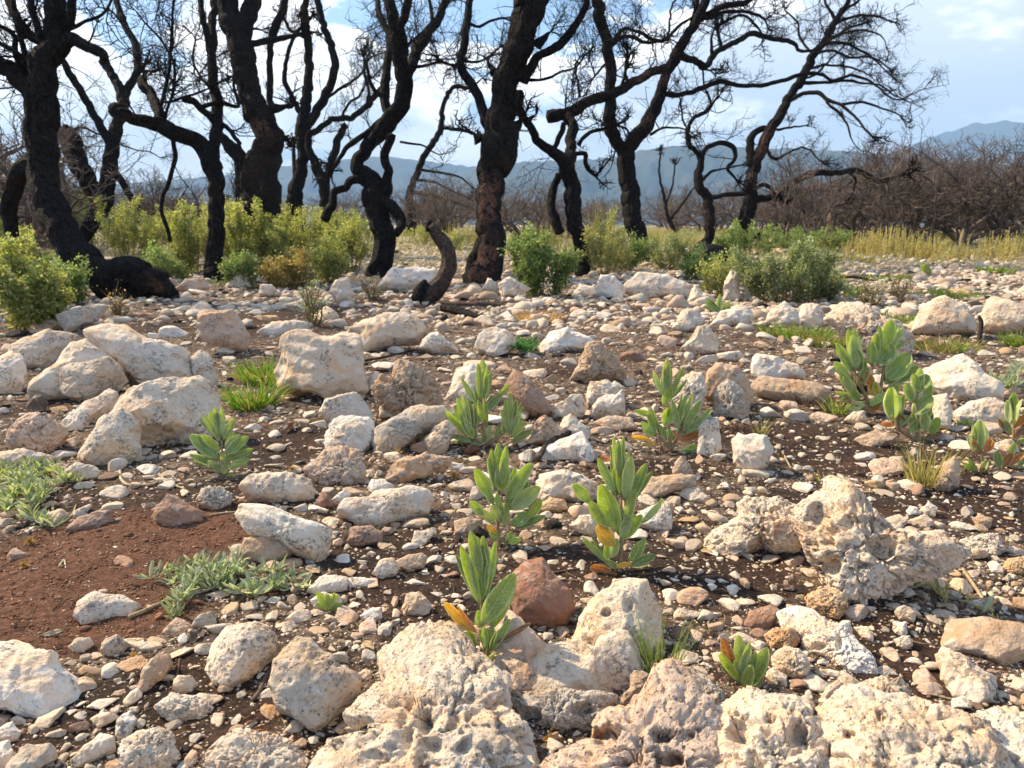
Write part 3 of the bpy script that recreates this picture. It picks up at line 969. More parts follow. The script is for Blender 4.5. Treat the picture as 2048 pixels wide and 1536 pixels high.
ROCKS = """
rock|very large pale pitted bedrock outcrop below the frontmost sage plant, reaching the bottom edge|c|k|.62,.5|739,1314 762,1287 787,1259 844,1234 902,1234 937,1272 957,1327 985,1355 1022,1397 1012,1447 1075,1484 1100,1560 1000,1640 600,1640 630,1530 665,1495 730,1500 760,1482 700,1452 712,1409 727,1392 762,1372 777,1352
rock|low dark pitted rock rim behind the small soil hollow at the bottom centre|g|k|.35,.7|1000,1405 1050,1385 1110,1380 1170,1388 1235,1395 1215,1440 1190,1462 1100,1468 1030,1450
rock|big pinkish ridge of pitted bedrock with deep round holes at the bottom edge|p|k|.55,.5|1190,1430 1215,1420 1250,1420 1285,1395 1305,1345 1340,1338 1370,1355 1400,1385 1425,1420 1440,1470 1455,1536 1470,1660 1040,1660 1090,1530 1130,1500 1165,1470
stone|small upright tan peg of rock leaning on the big holed pinkish ridge|t|s|.1,.7|1232,1418 1245,1390 1262,1375 1260,1350 1268,1336 1288,1335 1303,1345 1300,1372 1285,1400 1262,1415
rock|smooth angular pale rock with a sharp crest right of the frontmost sage plant|c|a|.45,.6|1060,1325 1075,1310 1110,1298 1185,1295 1200,1262 1258,1240 1270,1245 1290,1275 1300,1320 1300,1345 1260,1370 1215,1395 1120,1395 1062,1378
rock|tall cream rock with a small round hole, standing behind the thin green grass|c|q|.2,.75|1145,1295 1150,1270 1170,1225 1205,1185 1222,1170 1225,1155 1260,1148 1295,1155 1305,1180 1320,1200 1330,1225 1320,1265 1300,1300 1250,1310 1200,1310
rock|slanting brownish pale rock wedged right behind the frontmost sage plant|p|a|.4,.6|1000,1262 1025,1232 1060,1258 1115,1298 1068,1330 1068,1375 1025,1382 995,1330
rock|rounded reddish brown boulder just right of the frontmost sage plant|r|r|.15,.8|1012,1190 1022,1145 1050,1118 1085,1115 1110,1150 1145,1185 1150,1215 1135,1250 1110,1260 1075,1250 1030,1240
rock|pale pitted bedrock knob directly below the small sage at the lower right|c|k|.66,.45|1415,1425 1440,1398 1480,1375 1545,1372 1600,1385 1640,1430 1660,1480 1660,1680 1400,1680 1405,1500
rock|widest creamy bedrock slab of the lower right corner, pitted all over|c|k|.6,.5|1590,1450 1680,1405 1720,1395 1802,1402 1900,1412 1990,1450 2040,1540 2040,1690 1570,1690 1570,1500
rock|whitish bedrock hump cut by the right edge at the bottom corner|w|k|.64,.45|1925,1432 2000,1415 2080,1425 2180,1490 2180,1690 1960,1690 1900,1560 1885,1475
rock|greenish grey pitted rock piece between the thin grass and the small sage|g|k|.4,.6|1365,1352 1395,1345 1430,1365 1455,1385 1445,1412 1405,1410 1375,1390
rock|jagged cream rock with two peaks lying above the lower right bedrock slab|c|k|.3,.6|1690,1385 1720,1365 1765,1352 1785,1362 1805,1352 1820,1380 1805,1405 1760,1412 1705,1405
stone|small slanting cream finger of rock above the lower right bedrock|c|s|.3,.7|1640,1393 1655,1370 1675,1361 1684,1370 1668,1388 1645,1403
rock|biggest karst boulder at the right, grey topped and undercut with a pointed right end|c|k|.2,.72|1573,1012 1640,985 1652,965 1683,957 1726,996 1765,1043 1800,1065 1878,1069 1933,1104 1894,1135 1827,1166 1780,1190 1722,1212 1663,1195 1640,1150 1605,1110 1580,1060
rock|knobbly cream shoulder of rock joined to the left of the biggest karst boulder|c|k|.3,.65|1417,1075 1450,1050 1484,1034 1472,1010 1491,995 1540,998 1600,1010 1640,1050 1600,1100 1554,1108 1520,1090 1491,1110 1464,1118 1429,1098
rock|crumbly cream lump of nodules under the undercut end of the karst boulder|o|k|.3,.75|1608,1195 1640,1178 1695,1188 1698,1215 1680,1240 1640,1232 1612,1215
rock|flat white lichen covered rock with holes below the biggest karst boulder|x|k|.55,.45|1555,1222 1600,1215 1640,1230 1665,1245 1700,1250 1705,1275 1728,1295 1752,1312 1760,1345 1720,1345 1700,1350 1660,1320 1620,1300 1600,1280 1560,1250
rock|small orange cream nodule left of the flat white lichen rock|o|k|.3,.75|1530,1270 1550,1255 1590,1256 1600,1280 1580,1300 1540,1297
rock|rough cream nodule right beside the small sage at the lower right|c|k|.3,.75|1545,1315 1570,1290 1600,1298 1622,1330 1615,1352 1590,1362 1552,1348
stone|smooth grey brown stone with a dished top left of the white lichen rock|b|s|.45,.6|1485,1252 1500,1225 1545,1212 1562,1225 1555,1245 1530,1260 1495,1260
rock|large flat tan slab near the right edge, below the fallen dry stalk|t|a|.62,.5|1878,1255 1900,1238 1940,1245 2048,1255 2070,1280 2060,1310 2010,1345 1940,1322 1880,1302
rock|wedge shaped white slab lying just in front of the large flat tan slab|w|a|.6,.5|1855,1310 1880,1302 1930,1325 1995,1352 1985,1385 1950,1405 1900,1398 1883,1368
stone|small pale cube shaped stone in the dark soil under the karst boulder|w|a|.2,.9|1787,1245 1815,1241 1818,1265 1805,1273 1788,1268
stone|knobby cream pebble just in front of the small pale cube stone|c|q|.2,.85|1788,1278 1820,1270 1826,1290 1812,1302 1792,1293
stone|speckled round stone just behind the small pale cube stone|w|q|.2,.85|1788,1222 1808,1212 1832,1225 1828,1245 1797,1242
stone|oval white stone right of the flat white lichen rock|x|s|.3,.7|1705,1253 1733,1251 1748,1268 1746,1285 1725,1276
stone|small upright pointed whitish stone right above the karst boulder|w|a|.1,.8|1840,1022 1857,996 1876,1020 1872,1034 1846,1034
stone|smooth white cobble left of the small pointed whitish stone|x|s|.2,.8|1812,1022 1820,1012 1838,1015 1841,1030 1818,1032
stone|pale yellow cobble lying in front of the small pointed stone|c|s|.3,.7|1814,1042 1848,1029 1866,1044 1858,1061 1822,1054
stone|flat cream stone touching the back of the karst boulder|c|s|.5,.5|1763,1042 1800,1029 1818,1042 1805,1058 1768,1052
stone|two-tone tan stone in dark soil right of the karst boulder|t|a|.2,.8|1942,1035 1960,1029 1982,1038 1978,1053 1950,1056
rock|low pale rock right of the pointed end of the karst boulder|w|k|.4,.55|1917,1082 1960,1068 2000,1068 2015,1100 1990,1113 1950,1105
rock|orange crusted rock at the right edge level with the karst boulder|o|k|.3,.7|2003,1142 2015,1118 2048,1113 2080,1130 2060,1152 2020,1152
rock|flat pinkish slab half buried in dark soil left of the yellow grass|p|a|.55,.4|1738,935 1745,920 1790,918 1822,938 1790,953 1750,950
rock|pointed tan rock with a flat shaded side right behind the yellow grass tuft|t|a|.2,.75|1866,968 1882,935 1908,914 1918,930 1920,975 1895,986 1875,980
rock|biggest smooth boulder at the left, arched and undercut, beside a young sage|c|q|.3,.8|157,908 175,865 205,835 245,815 275,850 283,885 283,912 265,925 235,933 190,928 165,922|185,858 225,812 255,782 290,766 325,762 360,772 400,764 432,788 437,840 432,888 395,892 330,880 270,885 230,865
rock|large white boulder with a smooth sloping top at the far left, second row|w|q|.4,.6|50,792 60,765 90,740 115,705 140,690 175,673 200,685 240,695 262,715 265,745 240,765 200,780 170,795 130,800 95,798
rock|broad speckled whitish boulder behind the large white boulder at the left|w|q|.4,.6|175,672 205,650 245,643 270,658 310,683 350,703 380,712 388,740 392,768 350,778 300,765 250,755 215,720
rock|whitish rock at the right end of the left boulder group|w|q|.3,.65|378,715 400,702 420,713 430,735 441,762 430,778 395,778 385,750
rock|rounded pale rock with a brown underside in front of the large white boulder|c|q|.25,.7|125,792 128,740 145,728 180,722 215,718 240,738 252,765 240,787 200,798 165,803 140,800
rock|low white block with grey stains between the left boulders|w|a|.4,.6|250,750 285,737 330,742 357,745 358,768 300,778 255,773
rock|long cream boulder behind the left boulder group, near the green shrub|c|q|.45,.55|20,698 45,680 100,663 150,663 174,672 155,695 110,715 85,738 50,735 28,718
rock|whitish boulder with black stains cut by the left edge, second row|w|q|.35,.65|-30,725 20,708 50,722 62,750 50,772 20,788 -25,785
rock|small pale slab leaning under the rounded pale rock at the left|w|a|.4,.55|150,828 180,800 215,783 230,792 226,820 200,833 178,847
stone|small whitish wedge left of the biggest smooth left boulder|w|a|.4,.6|118,842 140,824 172,824 182,842 165,862 130,862
rock|pink pitted rock with dark holes near the left edge|p|k|.25,.75|10,872 35,835 60,827 95,834 125,858 139,875 122,898 95,912 50,906 15,897
stone|dark grey round stone left of the rounded pale rock|d|s|.2,.8|52,812 60,797 85,788 98,803 86,823 60,826
rock|long low pale slab at the left edge above the creeping plant|w|s|.5,.5|-30,930 0,908 35,901 80,904 122,916 95,932 60,937 20,948 -20,948
rock|flat whitish rock half hidden under the creeping plant at the left|w|s|.45,.55|115,950 150,925 185,928 207,945 200,958 150,962
rock|two-toned reddish tan block alone on dark soil behind the green grass tuft|p|a|.08,.8|390,622 400,611 430,611 457,620 480,640 492,670 488,697 460,702 420,692 398,675 393,650
rock|large upright slanting rock with a dished peach face right of the green grass|c|a|.12,.75|556,700 560,672 585,652 615,645 645,655 668,657 690,657 713,678 714,720 724,750 730,775 715,792 650,797 600,787 562,767 555,735
rock|long smooth cream boulder behind the upright slanting rock|c|s|.35,.65|685,662 720,640 760,627 820,628 858,643 864,668 840,683 790,684 760,694 722,704 712,675
rock|small peaked white rock right of the long smooth cream boulder|w|a|.25,.7|832,700 860,665 878,659 896,680 916,702 880,708 850,704
rock|low white rock ridge behind the tallest middle sage|w|a|.3,.65|940,694 955,670 990,660 1022,660 1042,680 1040,702 990,712 950,705
rock|bright white pyramid shaped rock right of the small green rosette|x|a|.25,.7|1078,692 1105,660 1135,649 1162,665 1187,682 1182,702 1130,704 1090,704
rock|tan grey crumbly rock beside the bright white pyramid rock|t|k|.2,.8|1138,758 1155,720 1175,683 1200,688 1230,718 1252,748 1245,764 1200,760 1170,768
rock|squarish whitish rock with a soot blot on top, left of centre|w|q|.2,.75|640,822 643,795 668,786 712,790 732,810 747,832 737,848 700,852 660,844
rock|bright white block in front of the soot blotted squarish rock|x|a|.25,.8|646,888 660,850 680,833 740,834 749,850 746,885 722,908 680,908 652,902
rock|broken pale bedrock patch in front of the bright white block|p|k|.5,.5|625,925 655,895 720,903 738,932 727,957 700,972 645,965 605,942
rock|long grey topped rock left of the bushiest middle sage|g|q|.35,.7|748,858 790,833 840,813 890,810 912,830 892,852 845,862 825,885 790,905 752,900
stone|angular tan block leaning on the long grey topped rock|t|a|.15,.85|814,866 830,843 857,848 860,866 849,887 830,882
rock|rough rounded pale rock below left of the bushiest middle sage|c|q|.25,.75|850,883 868,850 895,843 912,860 898,892 877,908 857,903
rock|long tan wedge of rock left of the middle sage plants|t|a|.3,.65|775,958 790,933 815,913 850,910 895,916 893,930 862,943 820,963 788,966
rock|oval cream rock right of the young left sage, near the red soil|c|s|.35,.65|472,978 495,953 530,943 577,948 612,963 632,985 627,1003 590,1008 540,1003 500,998
rock|long heavy whitish bar of rock lying across the red soil|w|s|.25,.65|473,1032 483,1010 520,1012 562,1018 592,1028 632,1048 657,1062 652,1102 636,1128 608,1112 550,1082 498,1066
rock|tan rounded rock tucked below the long heavy whitish bar|t|s|.35,.7|479,1112 490,1079 530,1073 572,1088 588,1106 560,1122 525,1130 495,1122
rock|long knobbly whitish rock with a black lichen patch at centre left|w|q|.3,.7|658,1028 680,1001 722,1000 760,983 830,966 868,980 872,1002 852,1028 800,1044 775,1054 720,1050 690,1038
rock|whitish flat rock on the red soil left of the grey creeping plant|w|q|.45,.5|143,1238 160,1210 190,1190 240,1193 292,1213 272,1237 210,1243 160,1253
rock|soil covered brown hump in the red soil at the left|b|s|.45,.5|125,1062 160,1033 200,1018 227,1023 233,1046 180,1064
rock|angular brown rock sunk in the red soil with a shaded notch|b|a|.35,.65|297,1022 325,1003 333,988 360,990 387,1008 402,1025 397,1042 345,1053 308,1047
rock|small dusty pitted rock with a hollow beside the angular brown rock|g|k|.35,.65|385,1002 400,974 440,973 472,990 467,1012 430,1022 400,1020
rock|large bright white jagged rock at the left edge near the bottom|x|a|.5,.45|-60,1310 0,1293 25,1290 100,1299 132,1310 132,1335 154,1362 146,1392 112,1408 102,1438 85,1441 48,1422 0,1422 -50,1410
rock|wide speckled rock just left of the rounded grey boulder at bottom left|c|q|.3,.65|413,1335 425,1288 450,1253 480,1243 520,1248 562,1268 562,1300 532,1333 500,1368 460,1378 428,1362
rock|rounded cream boulder with black lichen left of the bedrock outcrop|g|q|.2,.75|530,1372 533,1320 560,1283 590,1256 625,1268 655,1308 677,1338 717,1358 713,1392 682,1412 652,1442 630,1463 600,1453 558,1422
rock|long tan leaning stone left of the speckled rock at bottom left|t|a|.3,.6|260,1398 278,1350 320,1303 346,1300 349,1325 332,1352 300,1383
stone|small bulb shaped cream stone beside the long tan leaning stone|c|s|.2,.85|344,1377 354,1349 380,1349 399,1370 386,1387 355,1390
stone|roundish grey tan stone above the long tan leaning stone|g|q|.25,.8|195,1303 210,1274 236,1267 257,1286 246,1307 225,1314
stone|smooth pinkish white stone right behind the large jagged white rock|w|s|.3,.7|134,1292 150,1277 181,1274 188,1290 166,1307 145,1302
stone|grey wedge stone at the bottom edge left corner with a shaded face|g|a|.2,.8|18,1535 40,1488 55,1480 102,1494 107,1516 82,1545 20,1565
stone|small white stone at the left edge below the large jagged white rock|x|s|.3,.7|-25,1475 10,1450 25,1444 42,1465 36,1484 0,1486
stone|white rounded stone in the extreme bottom left corner|x|s|.3,.75|-30,1495 20,1476 32,1500 22,1545 -30,1555
stone|pinkish white elongated stone lying at the bottom left|w|s|.35,.7|143,1522 168,1495 200,1463 237,1473 232,1502 190,1522 155,1537
stone|bright oval stone lying on a cream lump at the bottom left|x|s|.3,.7|228,1472 231,1440 260,1423 277,1440 262,1467 240,1483
rock|crusty cream rock clump at the bottom edge left of centre|c|k|.4,.65|232,1524 238,1480 270,1463 320,1458 346,1480 357,1522 300,1570 255,1550
rock|pale low rock above the crusty cream clump at the bottom left|w|k|.45,.55|298,1412 340,1388 400,1393 432,1420 410,1443 350,1443 320,1432
rock|crumbly broken rock heap at the bottom edge under the rounded grey boulder|c|k|.45,.6|405,1535 430,1498 460,1475 500,1460 560,1475 590,1500 620,1540 560,1580 430,1580
rock|small angular rock with a pale face in soil left of the frontmost sage|c|a|.2,.8|800,1217 812,1188 840,1182 862,1213 852,1232 815,1230
stone|white stone between the creeping plant and the frontmost sage|x|q|.3,.75|723,1232 745,1213 762,1218 764,1236 742,1248
stone|whitish flat stone with a round hole beside the grey creeping plant|w|s|.45,.55|615,1182 640,1153 670,1148 692,1158 697,1182 670,1188 640,1190
stone|speckled grey cream stone right of the creeping plant tips|w|q|.35,.7|619,1204 650,1183 680,1188 684,1210 655,1221 628,1217
stone|thin pale triangular stone right of the holed flat stone|x|s|.5,.45|690,1158 720,1154 750,1161 732,1173 700,1176
stone|tan rock piece beside a white one in brown soil, centre left|t|s|.3,.7|790,1122 812,1111 845,1107 855,1115 846,1135 815,1146 795,1140
stone|small ragged whitish rock in brown soil left of the tan piece|w|q|.25,.8|742,1148 760,1122 785,1117 800,1132 795,1150 765,1158
stone|banded dark brown stone under the long knobbly whitish rock|b|s|.2,.75|690,1082 700,1054 740,1050 764,1065 761,1087 720,1094
stone|flat cream slab stone left of the tall middle sage stem|c|a|.5,.5|820,1092 830,1065 872,1053 872,1070 850,1087
stone|smooth tan cobble at the left of the tall middle sage stem|t|s|.3,.7|904,1071 910,1044 940,1036 967,1038 962,1061 930,1074
stone|rust coloured triangular shard above the long heavy whitish bar|r|a|.3,.6|623,1012 645,984 667,1000 674,1012 650,1020 630,1020
stone|small white stone right of the rust coloured shard|x|s|.4,.6|660,1000 690,979 702,990 690,1002 672,1005
stone|flat white stone behind the long knobbly whitish rock|x|s|.5,.5|733,975 742,960 770,961 792,970 782,982 745,987
rock|whitish faceted rock between the two foremost middle sages|w|a|.3,.65|1070,988 1078,945 1110,941 1172,948 1199,970 1192,992 1160,1006 1120,1004 1083,1002
stone|orange tinted stone just in front of the whitish faceted rock|o|s|.3,.65|1073,1012 1100,996 1132,998 1138,1016 1120,1026 1085,1022
rock|tan slab with a raised end right of the tallest sage|t|s|.35,.6|1283,992 1298,955 1330,950 1390,953 1395,972 1350,983 1310,995
stone|upright tan stone standing behind the raised-end tan slab|t|s|.1,.75|1343,950 1349,920 1362,910 1380,928 1388,950 1365,956
stone|cream stone right of the raised-end tan slab|c|s|.4,.6|1358,992 1365,977 1402,976 1423,1000 1412,1010 1378,1003
rock|white conical rock with a smudged foot right of the tallest sage|x|q|.2,.75|1263,1045 1280,1025 1320,1003 1341,1008 1352,1040 1346,1058 1310,1065 1280,1058
rock|pale round rock hidden behind the tallest sage's lower leaves|w|s|.25,.75|1133,1053 1160,1030 1195,1028 1200,1060 1182,1073 1150,1064
rock|clean cut barrel shaped white block on dark soil, right of centre|w|s|.08,.8|1460,925 1464,882 1475,864 1535,869 1549,895 1541,928 1515,944 1480,940
rock|smooth whitish rock half behind the leafy right middle sage|w|s|.15,.7|1393,908 1398,860 1410,838 1436,836 1439,860 1442,897 1420,913
rock|large tan rounded rock behind the black holed karst lump|t|s|.15,.75|1403,792 1403,745 1430,721 1472,729 1497,765 1503,803 1470,817 1435,805
rock|karst lump with black holes right of the leafy right middle sage|g|k|.15,.8|1423,833 1430,780 1455,756 1482,775 1497,810 1497,833 1470,838 1440,836
rock|pale pitted flat rock left of the large tan rounded rock|c|k|.35,.6|1343,802 1353,757 1385,738 1408,745 1412,790 1402,838 1360,832
rock|snow white tilted block behind the flat tan slab at the right|x|a|.2,.65|1500,752 1511,711 1560,713 1602,730 1618,747 1610,758 1560,758 1518,762
rock|long flat tan slab in front of the snow white tilted block|t|s|.45,.55|1498,778 1520,757 1580,760 1642,773 1658,790 1637,808 1580,803 1508,792
rock|light tan peaked rock in the gravel right of centre|c|a|.25,.7|1358,698 1393,660 1417,653 1437,680 1432,702 1390,708
rock|big cream domed boulder at the right, one of a pair|c|r|.2,.65|1822,664 1838,625 1865,599 1890,588 1932,609 1957,640 1953,666 1880,671
rock|big cream boulder at the right edge beside the domed one|c|r|.2,.65|1955,658 1964,620 1980,598 2022,603 2070,620 2075,655 2010,668 1972,664
rock|rough brownish cream karst rock behind the largest right sage clump|c|k|.25,.7|1648,642 1690,604 1720,600 1762,630 1802,650 1824,670 1822,705 1790,715 1720,695 1678,662
rock|smooth pale rock behind the low green grass strip at the right|w|s|.3,.65|1528,648 1540,620 1570,603 1597,625 1600,650 1560,654
rock|whitish rock right of the smooth pale one behind the grass strip|w|s|.3,.65|1596,640 1605,610 1640,608 1652,630 1642,653 1600,651
rock|long whitish hump right of the largest right sage clump|w|s|.4,.6|1838,742 1870,723 1925,710 1952,730 1972,755 2012,775 2018,803 1960,813 1900,793 1858,772
rock|whitish rock in front of the long whitish hump at the right|w|q|.4,.6|1903,832 1930,798 1990,796 2018,810 2012,842 1960,853 1913,848
stone|white stone between the two right sage clumps and the hump|w|s|.3,.65|1863,792 1895,788 1908,832 1902,862 1868,852
stone|pale stone under the lower leaves of the largest right sage clump|w|s|.3,.7|1688,842 1705,821 1730,823 1735,844 1715,851
rock|flat tan slab under the dead orange leaves at the right|t|a|.5,.5|1713,878 1750,858 1790,868 1788,887 1742,894
stone|whitish knob behind the little white arch stone near centre|w|s|.15,.8|1170,792 1180,764 1212,757 1235,775 1232,805 1200,815 1173,808
stone|bright round stone right of the whitish knob near centre|x|s|.15,.8|1212,778 1228,761 1250,775 1252,800 1230,808
stone|small two-toned block with white top and brown base near centre|w|a|.15,.8|1180,810 1195,793 1230,792 1245,779 1252,800 1254,828 1215,842 1185,830
rock|flat sided cream rock right of the bushiest middle sage|c|a|.25,.7|1093,823 1120,802 1165,788 1173,810 1155,836 1110,836
rock|reddish brown long rock behind the bushiest middle sage|b|q|.25,.7|1003,772 1030,743 1060,758 1092,798 1098,828 1070,838 1038,817 1013,792
rock|upright tan triangular stone at the right of the bushiest middle sage|t|a|.15,.75|1052,888 1075,843 1090,833 1127,860 1120,882 1085,892
rock|pale pitted rock behind the upright tan triangular stone|w|q|.3,.65|1110,857 1140,828 1180,858 1173,878 1130,884
rock|low white slab crossed by a burnt twig at the centre|x|a|.4,.6|1043,908 1100,890 1160,868 1183,905 1183,928 1120,920 1060,918
stone|pinkish low stone left of the leafy right middle sage|p|q|.4,.6|1185,848 1215,833 1260,838 1273,857 1230,864
rock|mound of tan crumbly karst left of centre|t|k|.25,.7|733,775 760,750 782,763 795,718 830,723 860,743 882,780 892,822 850,838 800,828 758,818
stone|whitish cut stone left of the mound of crumbly karst|x|a|.2,.8|725,772 735,748 765,746 787,770 762,793 730,788
stone|cream nodule in front of the mound of crumbly karst|c|q|.25,.8|754,838 760,811 786,811 798,826 790,838
rock|pale rock left of the tallest leaves of the bushiest sage|w|a|.3,.65|890,795 915,738 945,728 960,755 955,805 910,805
rock|white rock at the left end of the distant rock row right of the middle shrub|x|s|.2,.7|1138,594 1160,569 1187,574 1193,594
rock|taller white rock in the distant row right of the middle shrub|x|q|.2,.7|1183,592 1200,549 1230,553 1248,580 1242,597
rock|long pale rock of the distant row, between shrub and forked trunk|w|q|.3,.65|1243,580 1280,549 1340,548 1402,574 1392,594 1300,597
rock|distant whitish rock right of the forked trunk's foot|w|a|.2,.7|1372,603 1390,574 1422,590 1435,608
rock|long white rock behind the curved snag|x|s|.3,.6|738,580 780,539 830,533 872,544 860,575 790,583
rock|blocky grey white rock near the row of shoots, behind long cream boulder|w|a|.12,.7|653,583 670,559 695,558 710,590 702,611 680,604
stone|small round white stone on dark soil under the orange tinted shrub|x|s|.15,.8|518,588 521,569 546,567 554,582 540,593
stone|whitish stone at the foot of the third trunk|w|s|.15,.75|446,576 470,544 495,544 502,574
rock|grey brown mound beside the foot of the leaning burnt trunk|p|q|.25,.65|343,580 370,558 410,558 418,578 382,587
rock|long low whitish rock behind the low green grass at the right|w|s|.4,.55|1418,653 1440,625 1500,613 1512,635 1482,649
rock|whitish irregular rock left of the long low whitish rock|w|q|.3,.65|1338,658 1365,624 1400,618 1412,645 1376,664
stone|pale upright stone at the foot of the central burnt trunk|x|a|.1,.75|963,578 975,554 992,565 995,585
rock|greyish rock at the right of the central burnt trunk's foot|w|q|.3,.65|998,568 1020,553 1062,575 1042,595 1008,590
rock|dark grey charred slab under the left green shrub|g|s|.45,.5|108,633 180,610 217,613 192,638 130,664
rock|greyish boulder at the left edge behind the left shrub|g|q|.2,.7|-20,500 15,458 22,490 12,515
rock|tall pale standing rock at the left side of the dark green right shrub|w|a|.08,.7|1446,600 1452,555 1462,535 1474,545 1482,600
rock|flat pale patch of rock left of the green rosette, behind gravel|w|a|.5,.5|560,612 600,600 640,600 650,612 610,625
rock|low long grey rock with slits left of the shoots seedling|w|s|.5,.45|510,662 545,645 600,640 632,646 600,665 540,672
""".strip().split('\n')

for L in ROCKS:
    nm, lab, col, kind, sp, poly = L.split('|', 5)
    rock(nm, lab, nm, col, kind, tuple(float(a) for a in sp.split(',')), poly)
# ------------------------------------------------------------------ loose stones
GX0, GY0, GX1, GY1, GS = -920, 430, 3000, 1760, 4
OCC = np.zeros(((GY1 - GY0) // GS, (GX1 - GX0) // GS), bool)


def mark_poly(P, grow=0):
    x0, x1 = int((P[:, 0].min() - GX0) // GS), int((P[:, 0].max() - GX0) // GS) + 1
    y0, y1 = int((P[:, 1].min() - GY0) // GS), int((P[:, 1].max() - GY0) // GS) + 1
    x0, y0 = max(x0, 0), max(y0, 0); x1, y1 = min(x1, OCC.shape[1]), min(y1, OCC.shape[0])
    if x1 <= x0 or y1 <= y0:
        return
    X, Y = np.meshgrid(np.arange(x0, x1) * GS + GX0 + GS / 2, np.arange(y0, y1) * GS + GY0 + GS / 2)
    ins = np.zeros(X.shape, bool)
    k = len(P)
    for a in range(k):
        p, q = P[a], P[(a + 1) % k]
        c = ((p[1] > Y) != (q[1] > Y)) & (X < (q[0] - p[0]) * (Y - p[1]) / (q[1] - p[1] + 1e-9) + p[0])
        ins ^= c
    OCC[y0:y1, x0:x1] |= ins


for P_ in HERO_POLYS:
    mark_poly(P_)
for c_, w_, h_ in (((975, 1325), 40, 30), ((1000, 1085), 30, 20), ((1240, 1135), 50, 25), ((970, 885), 45, 25), ((1340, 895), 50, 25),
                   ((1490, 1365), 50, 25), ((440, 945), 45, 20), ((1720, 830), 50, 20), ((1840, 870), 50, 20)):
    mark_poly(np.array([[c_[0] - w_, c_[1] - h_], [c_[0] + w_, c_[1] - h_], [c_[0] + w_, c_[1] + h_], [c_[0] - w_, c_[1] + h_]], float))


def ground_pts(px, py):
    """vectorised: pixel -> ground point (two refinements of the height)"""
    d = FW[None] + ((px - PW / 2) / FP)[:, None] * RT - ((py - PH / 2) / FP)[:, None] * UP
    z = np.zeros(len(px))
    for _ in range(3):
        t = (z - CAMH) / d[:, 2]
        P = CAM + d * t[:, None]
        z = gz(P[:, 0], P[:, 1])
    P[:, 2] = z
    return P, t


LIB = {}
for sub in (1, 2, 3):
    D, F = ICO[sub]
    LIB[sub] = []
    for k in range(18):
        f = facet(D, 900 + k * 13, 7 if k % 3 else 10, 0.48, 60)
        V = D * f[:, None]
        V = V + D * (0.07 * fbm(D * 1.8 + k * 9, 3, k) + (0.035 * fbm(D * 5 + k * 9, 2, k) if sub == 3 else 0))[:, None]
        LIB[sub].append(V / np.abs(V).max())


def rotm(rg):
    q = rg.normal(size=4); q /= np.linalg.norm(q)
    w, x, y, z = q
    return np.array([[1 - 2 * (y * y + z * z), 2 * (x * y - z * w), 2 * (x * z + y * w)],
                     [2 * (x * y + z * w), 1 - 2 * (x * x + z * z), 2 * (y * z - x * w)],
                     [2 * (x * z - y * w), 2 * (y * z + x * w), 1 - 2 * (x * x + y * y)]])


PAL = ['c', 'w', 'p', 't', 'g', 'b', 'x', 'o']
PWT = np.array([.30, .27, .13, .11, .06, .03, .08, .02])


def stone_verts(P, s, sub, rg):
    V = LIB[sub][rg.integers(18)] @ rotm(rg).T
    a = rg.uniform(0, math.pi)
    el_ = rg.uniform(0.5, 1.0)
    fl = rg.uniform(0.28, 0.70)
    V = V * np.array([1, el_, fl])
    R = np.array([[math.cos(a), -math.sin(a), 0], [math.sin(a), math.cos(a), 0], [0, 0, 1]])
    tl = rg.normal(0, 0.22)
    Rt = np.array([[1, 0, 0], [0, math.cos(tl), -math.sin(tl)], [0, math.sin(tl), math.cos(tl)]])
    return (V @ Rt.T @ R.T) * s + P + np.array([0, 0, s * fl * rg.uniform(-0.15, 0.35)])


rg = np.random.default_rng(4242)
n = 46000
px = rg.uniform(-900, 2960, n); py = 440 + (rg.uniform(0, 1, n) ** 0.95) * 1250
med = np.interp(py, [445, 500, 560, 640, 760, 1000, 1300, 1600], [6, 9, 13, 17, 19, 21, 24, 30])
sz = med * np.exp(rg.normal(0, 0.52, n))
order = np.argsort(-sz)
P, T_ = ground_pts(px, py)
so = field(SOIL, P[:, 0], P[:, 1])
patchy = fbm(np.stack([P[:, 0] * 3.2, P[:, 1] * 3.2, P[:, 0] * 0], 1), 3, 60)
rd_ = field(RED, P[:, 0], P[:, 1])
accepted = []
for i in order:
    if so[i] > 0.4 and rg.random() < 0.66 * so[i] + 0.05:
        continue
    if patchy[i] < -0.12 and sz[i] < 24 and rg.random() < 0.4:
        continue
    if rd_[i] > 0.4 and rg.random() < 0.8:
        continue
    if sz[i] > 70 or T_[i] < 0 or T_[i] > 45:
        continue
    gx, gy = int((px[i] - GX0) / GS), int((py[i] - GY0) / GS)
    rx = max(1, int(sz[i] * 0.42 / GS)); ry = max(1, int(sz[i] * 0.26 / GS))
    if gx - rx < 0 or gy - ry < 0 or gx + rx + 1 > OCC.shape[1] or gy + ry + 1 > OCC.shape[0]:
        continue
    sl = OCC[gy - ry:gy + ry + 1, gx - rx:gx + rx + 1]
    if sl.mean() > (0.34 if sz[i] > 16 else 0.5):
        continue
    sl[:] = True
    accepted.append(i)
print('medium stones', len(accepted))

